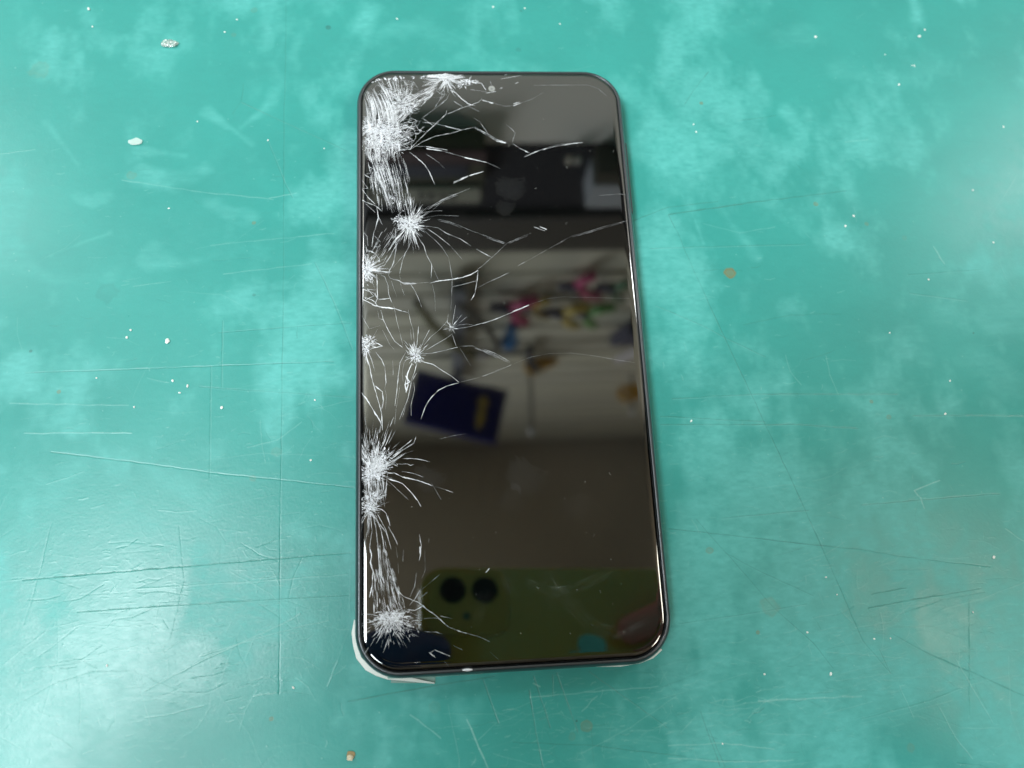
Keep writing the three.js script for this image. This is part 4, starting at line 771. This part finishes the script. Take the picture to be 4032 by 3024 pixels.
  clamp('spring_clamp_002', 'mustard spring clamp right beside the crimson clamp', 0.112, 0.900, -0.1, brn, yel, 0.95);
  clamp('spring_clamp_003', 'yellow spring clamp between the mustard and the green clamp', 0.162, 0.928, 0.05, yel, yel, 1.2);
  clamp('spring_clamp_004', 'green spring clamp right of the yellow clamp', 0.200, 0.928, 0.2, grn, grn, 1.15);
  clamp('spring_clamp_005', 'dark green spring clamp at the far right above the grey pouch', 0.222, 0.828, 0.1, [0.05, 0.12, 0.05], [0.05, 0.16, 0.06], 1.0);
  const plug = group('blue_plug', 'blue bulb-shaped plug below the crimson clamp', 'plug', 0.092, 1.02, Z + 0.02);
  add('grip', at(new THREE.LatheGeometry([[0.0005, -0.045], [0.009, -0.043], [0.0095, -0.02], [0.008, 0.0], [0.011, 0.018], [0.016, 0.034], [0.014, 0.046], [0.0005, 0.052]].map(([a, b]) => new THREE.Vector2(a, b)), 20), 0, 0, 0), std([0.01, 0.13, 0.34], 0.45), plug);
  // cable loop
  const loop = group('cable_loop', 'olive and grey cable looped left of the clamps, mirrored behind cracks', 'cable', 0, 0.84, Z + 0.03);
  add('cable', arc([[-0.055, 0, 0], [-0.04, 0.06, 0.006], [-0.012, 0.14, 0.01], [0.012, 0.2, 0.012], [0.036, 0.215, 0.012]], 0.0065), std([0.10, 0.09, 0.015], 0.5), loop);
  add('cable', arc([[0.0, 0, 0], [0.03, 0.05, 0.008], [0.055, 0.11, 0.012], [0.068, 0.18, 0.012], [0.062, 0.225, 0.01], [0.046, 0.225, 0.01]], 0.0058), std([0.07, 0.065, 0.05], 0.5), loop);
  add('plug_end', at(new THREE.SphereGeometry(0.011, 14, 10).scale(1.3, 1, 0.8), 0.046, 0.218, 0.012), std([0.42, 0.36, 0.38], 0.5), loop);
  // hooks
  const hook = (name, label, x, y, len) => { const g = group(name, label, 'hook', x, y, Z, 'wire hooks on the slatted panel'); add('prong', arc([[0, 0, 0.0], [0, 0.0, len * 0.3], [-0.002, 0, len * 0.7], [-0.004, 0.002, len]], 0.0032), std([0.14, 0.14, 0.13], 0.4, { metalness: 0.5 }), g); add('ball_tip', at(new THREE.SphereGeometry(0.0062, 16, 12), -0.004, 0.002, len), std([0.62, 0.62, 0.66], 0.3), g); return g; };
  hook('wall_hook', 'long wire hook with a white ball tip carrying the orange tag', 0.146, 1.245, 0.14);
  hook('wall_hook_001', 'wire hook with a small ball tip at the far right edge of the mirrored panel', 0.372, 1.35, 0.085);
  const strap = tag(add('hanging_strap', arc([[0.132, 1.10, Z + 0.02], [0.136, 1.16, Z + 0.022], [0.156, 1.225, Z + 0.024]], 0.008), std([0.07, 0.07, 0.08], 0.6), scene), 'short dark strap above the orange tag on the hook', 'strap');
  const ot = new THREE.Shape(); ot.absarc(0, 0, 0.016, Math.PI / 2, 3 * Math.PI / 2); ot.lineTo(0.034, -0.02); ot.absarc(0.036, -0.006, 0.014, -Math.PI / 2, Math.PI / 2); ot.lineTo(0, 0.016); const hole = new THREE.Path(); hole.absarc(0, 0, 0.006, 0, 6.2832, true); ot.holes.push(hole);
  const tagG = new THREE.ExtrudeGeometry(ot, { depth: 0.004, bevelEnabled: true, bevelSize: 0.001, bevelThickness: 0.001, bevelSegments: 2 }); tagG.rotateX(Math.PI / 2);
  const ta = tag(add('orange_tag', tagG, std([0.80, 0.40, 0.03], 0.5), scene), 'orange plastic tag threaded on the long hook', 'tag'); ta.position.set(0.150, 1.232, Z + 0.016); ta.rotation.y = 0.2;
  const tb = tag(add('orange_tag_001', tagG, std([0.74, 0.38, 0.04], 0.5), scene), 'second orange tag at the far right edge of the mirrored panel', 'tag'); tb.position.set(0.352, 1.335, Z + 0.05);
  const pouch = group('grey_pouch', 'grey pouch with a yellow and a white stick at the right edge', 'pouch', 0.292, 1.0, Z + 0.012);
  const ps = new THREE.Shape(); ps.moveTo(-0.022, 0.06); ps.lineTo(-0.004, 0); ps.lineTo(0.05, 0); ps.lineTo(0.05, 0.062); add('pouch_body', new THREE.ExtrudeGeometry(ps, { depth: 0.02, bevelEnabled: true, bevelSize: 0.002, bevelThickness: 0.002, bevelSegments: 2 }), std([0.06, 0.055, 0.09], 0.6), pouch);
  add('yellow_stick', box(0.016, 0.05, 0.012, 0.05, 0.1, 0.012), std([0.6, 0.5, 0.03], 0.5), pouch); const st = add('white_stick', box(0.012, 0.09, 0.01), std([0.75, 0.68, 0.72], 0.5), pouch); st.position.set(0.03, 0.13, 0.014); st.rotation.z = 0.45;
  // blue packet resting on the hooks
  const pk = group('blue_packet', 'dark blue packet with a yellow print lying tilted on the hooks', 'packet', 0.0, 1.215, -0.268); pk.rotation.y = -0.265;
  add('packet_body', box(0.178, 0.014, 0.103, 0, 0.012, 0), std([0.003, 0.004, 0.12], 0.85, { specularIntensity: 0.2 }), pk);
  const lab = new THREE.Shape(); lab.moveTo(0, 0.032); lab.bezierCurveTo(0.012, 0.02, 0.010, 0.0, 0.006, -0.012); lab.bezierCurveTo(0.012, -0.02, 0.010, -0.036, -0.002, -0.036); lab.bezierCurveTo(-0.014, -0.034, -0.012, -0.02, -0.006, -0.012); lab.bezierCurveTo(-0.012, 0.004, -0.004, 0.02, 0, 0.032);
  const lg = new THREE.ExtrudeGeometry(lab, { depth: 0.001, bevelEnabled: false }); lg.rotateX(Math.PI / 2); add('yellow_print', at(lg, 0.049, 0.005, 0.006), std([0.5, 0.33, 0.04], 0.6), pk);

  // lamps
  for (const L of LAMPS) {
    const g = group(L.name, L.label, 'lamp', L.x, L.y, L.z);
    const dirv = new THREE.Vector3(L.aim[0] - L.x, L.aim[1] - L.y, L.aim[2] - L.z).normalize(); g.quaternion.setFromUnitVectors(new THREE.Vector3(0, -1, 0), dirv); g.updateMatrixWorld(true);
    const col = new THREE.Color().setRGB(...L.color);
    const glow = new THREE.MeshStandardMaterial({ color: 0xffffff, emissive: col, emissiveIntensity: 2, roughness: 0.6 });
    add('housing', box(L.w + 0.03, 0.03, L.l + 0.03), std([0.7, 0.7, 0.7], 0.5), g);
    add('diffuser_light', box(L.w, 0.006, L.l, 0, -0.018, 0), glow, g); if (L.up) add('uplight_diffuser', box(L.w, 0.006, L.l, 0, 0.018, 0), glow, g);
    for (const dir of L.up ? [-1, 1] : [-1]) { const a = new THREE.RectAreaLight(col, dir < 0 ? L.down : L.up, L.w, L.l); a.name = dir < 0 ? 'lamp_light_down' : 'lamp_light_up'; a.position.copy(g.localToWorld(new THREE.Vector3(0, dir * 0.026, 0))); a.quaternion.copy(g.quaternion).multiply(new THREE.Quaternion().setFromAxisAngle(new THREE.Vector3(1, 0, 0), dir * Math.PI / 2)); scene.add(a); }
  }
}
renderer.render(scene, camera);
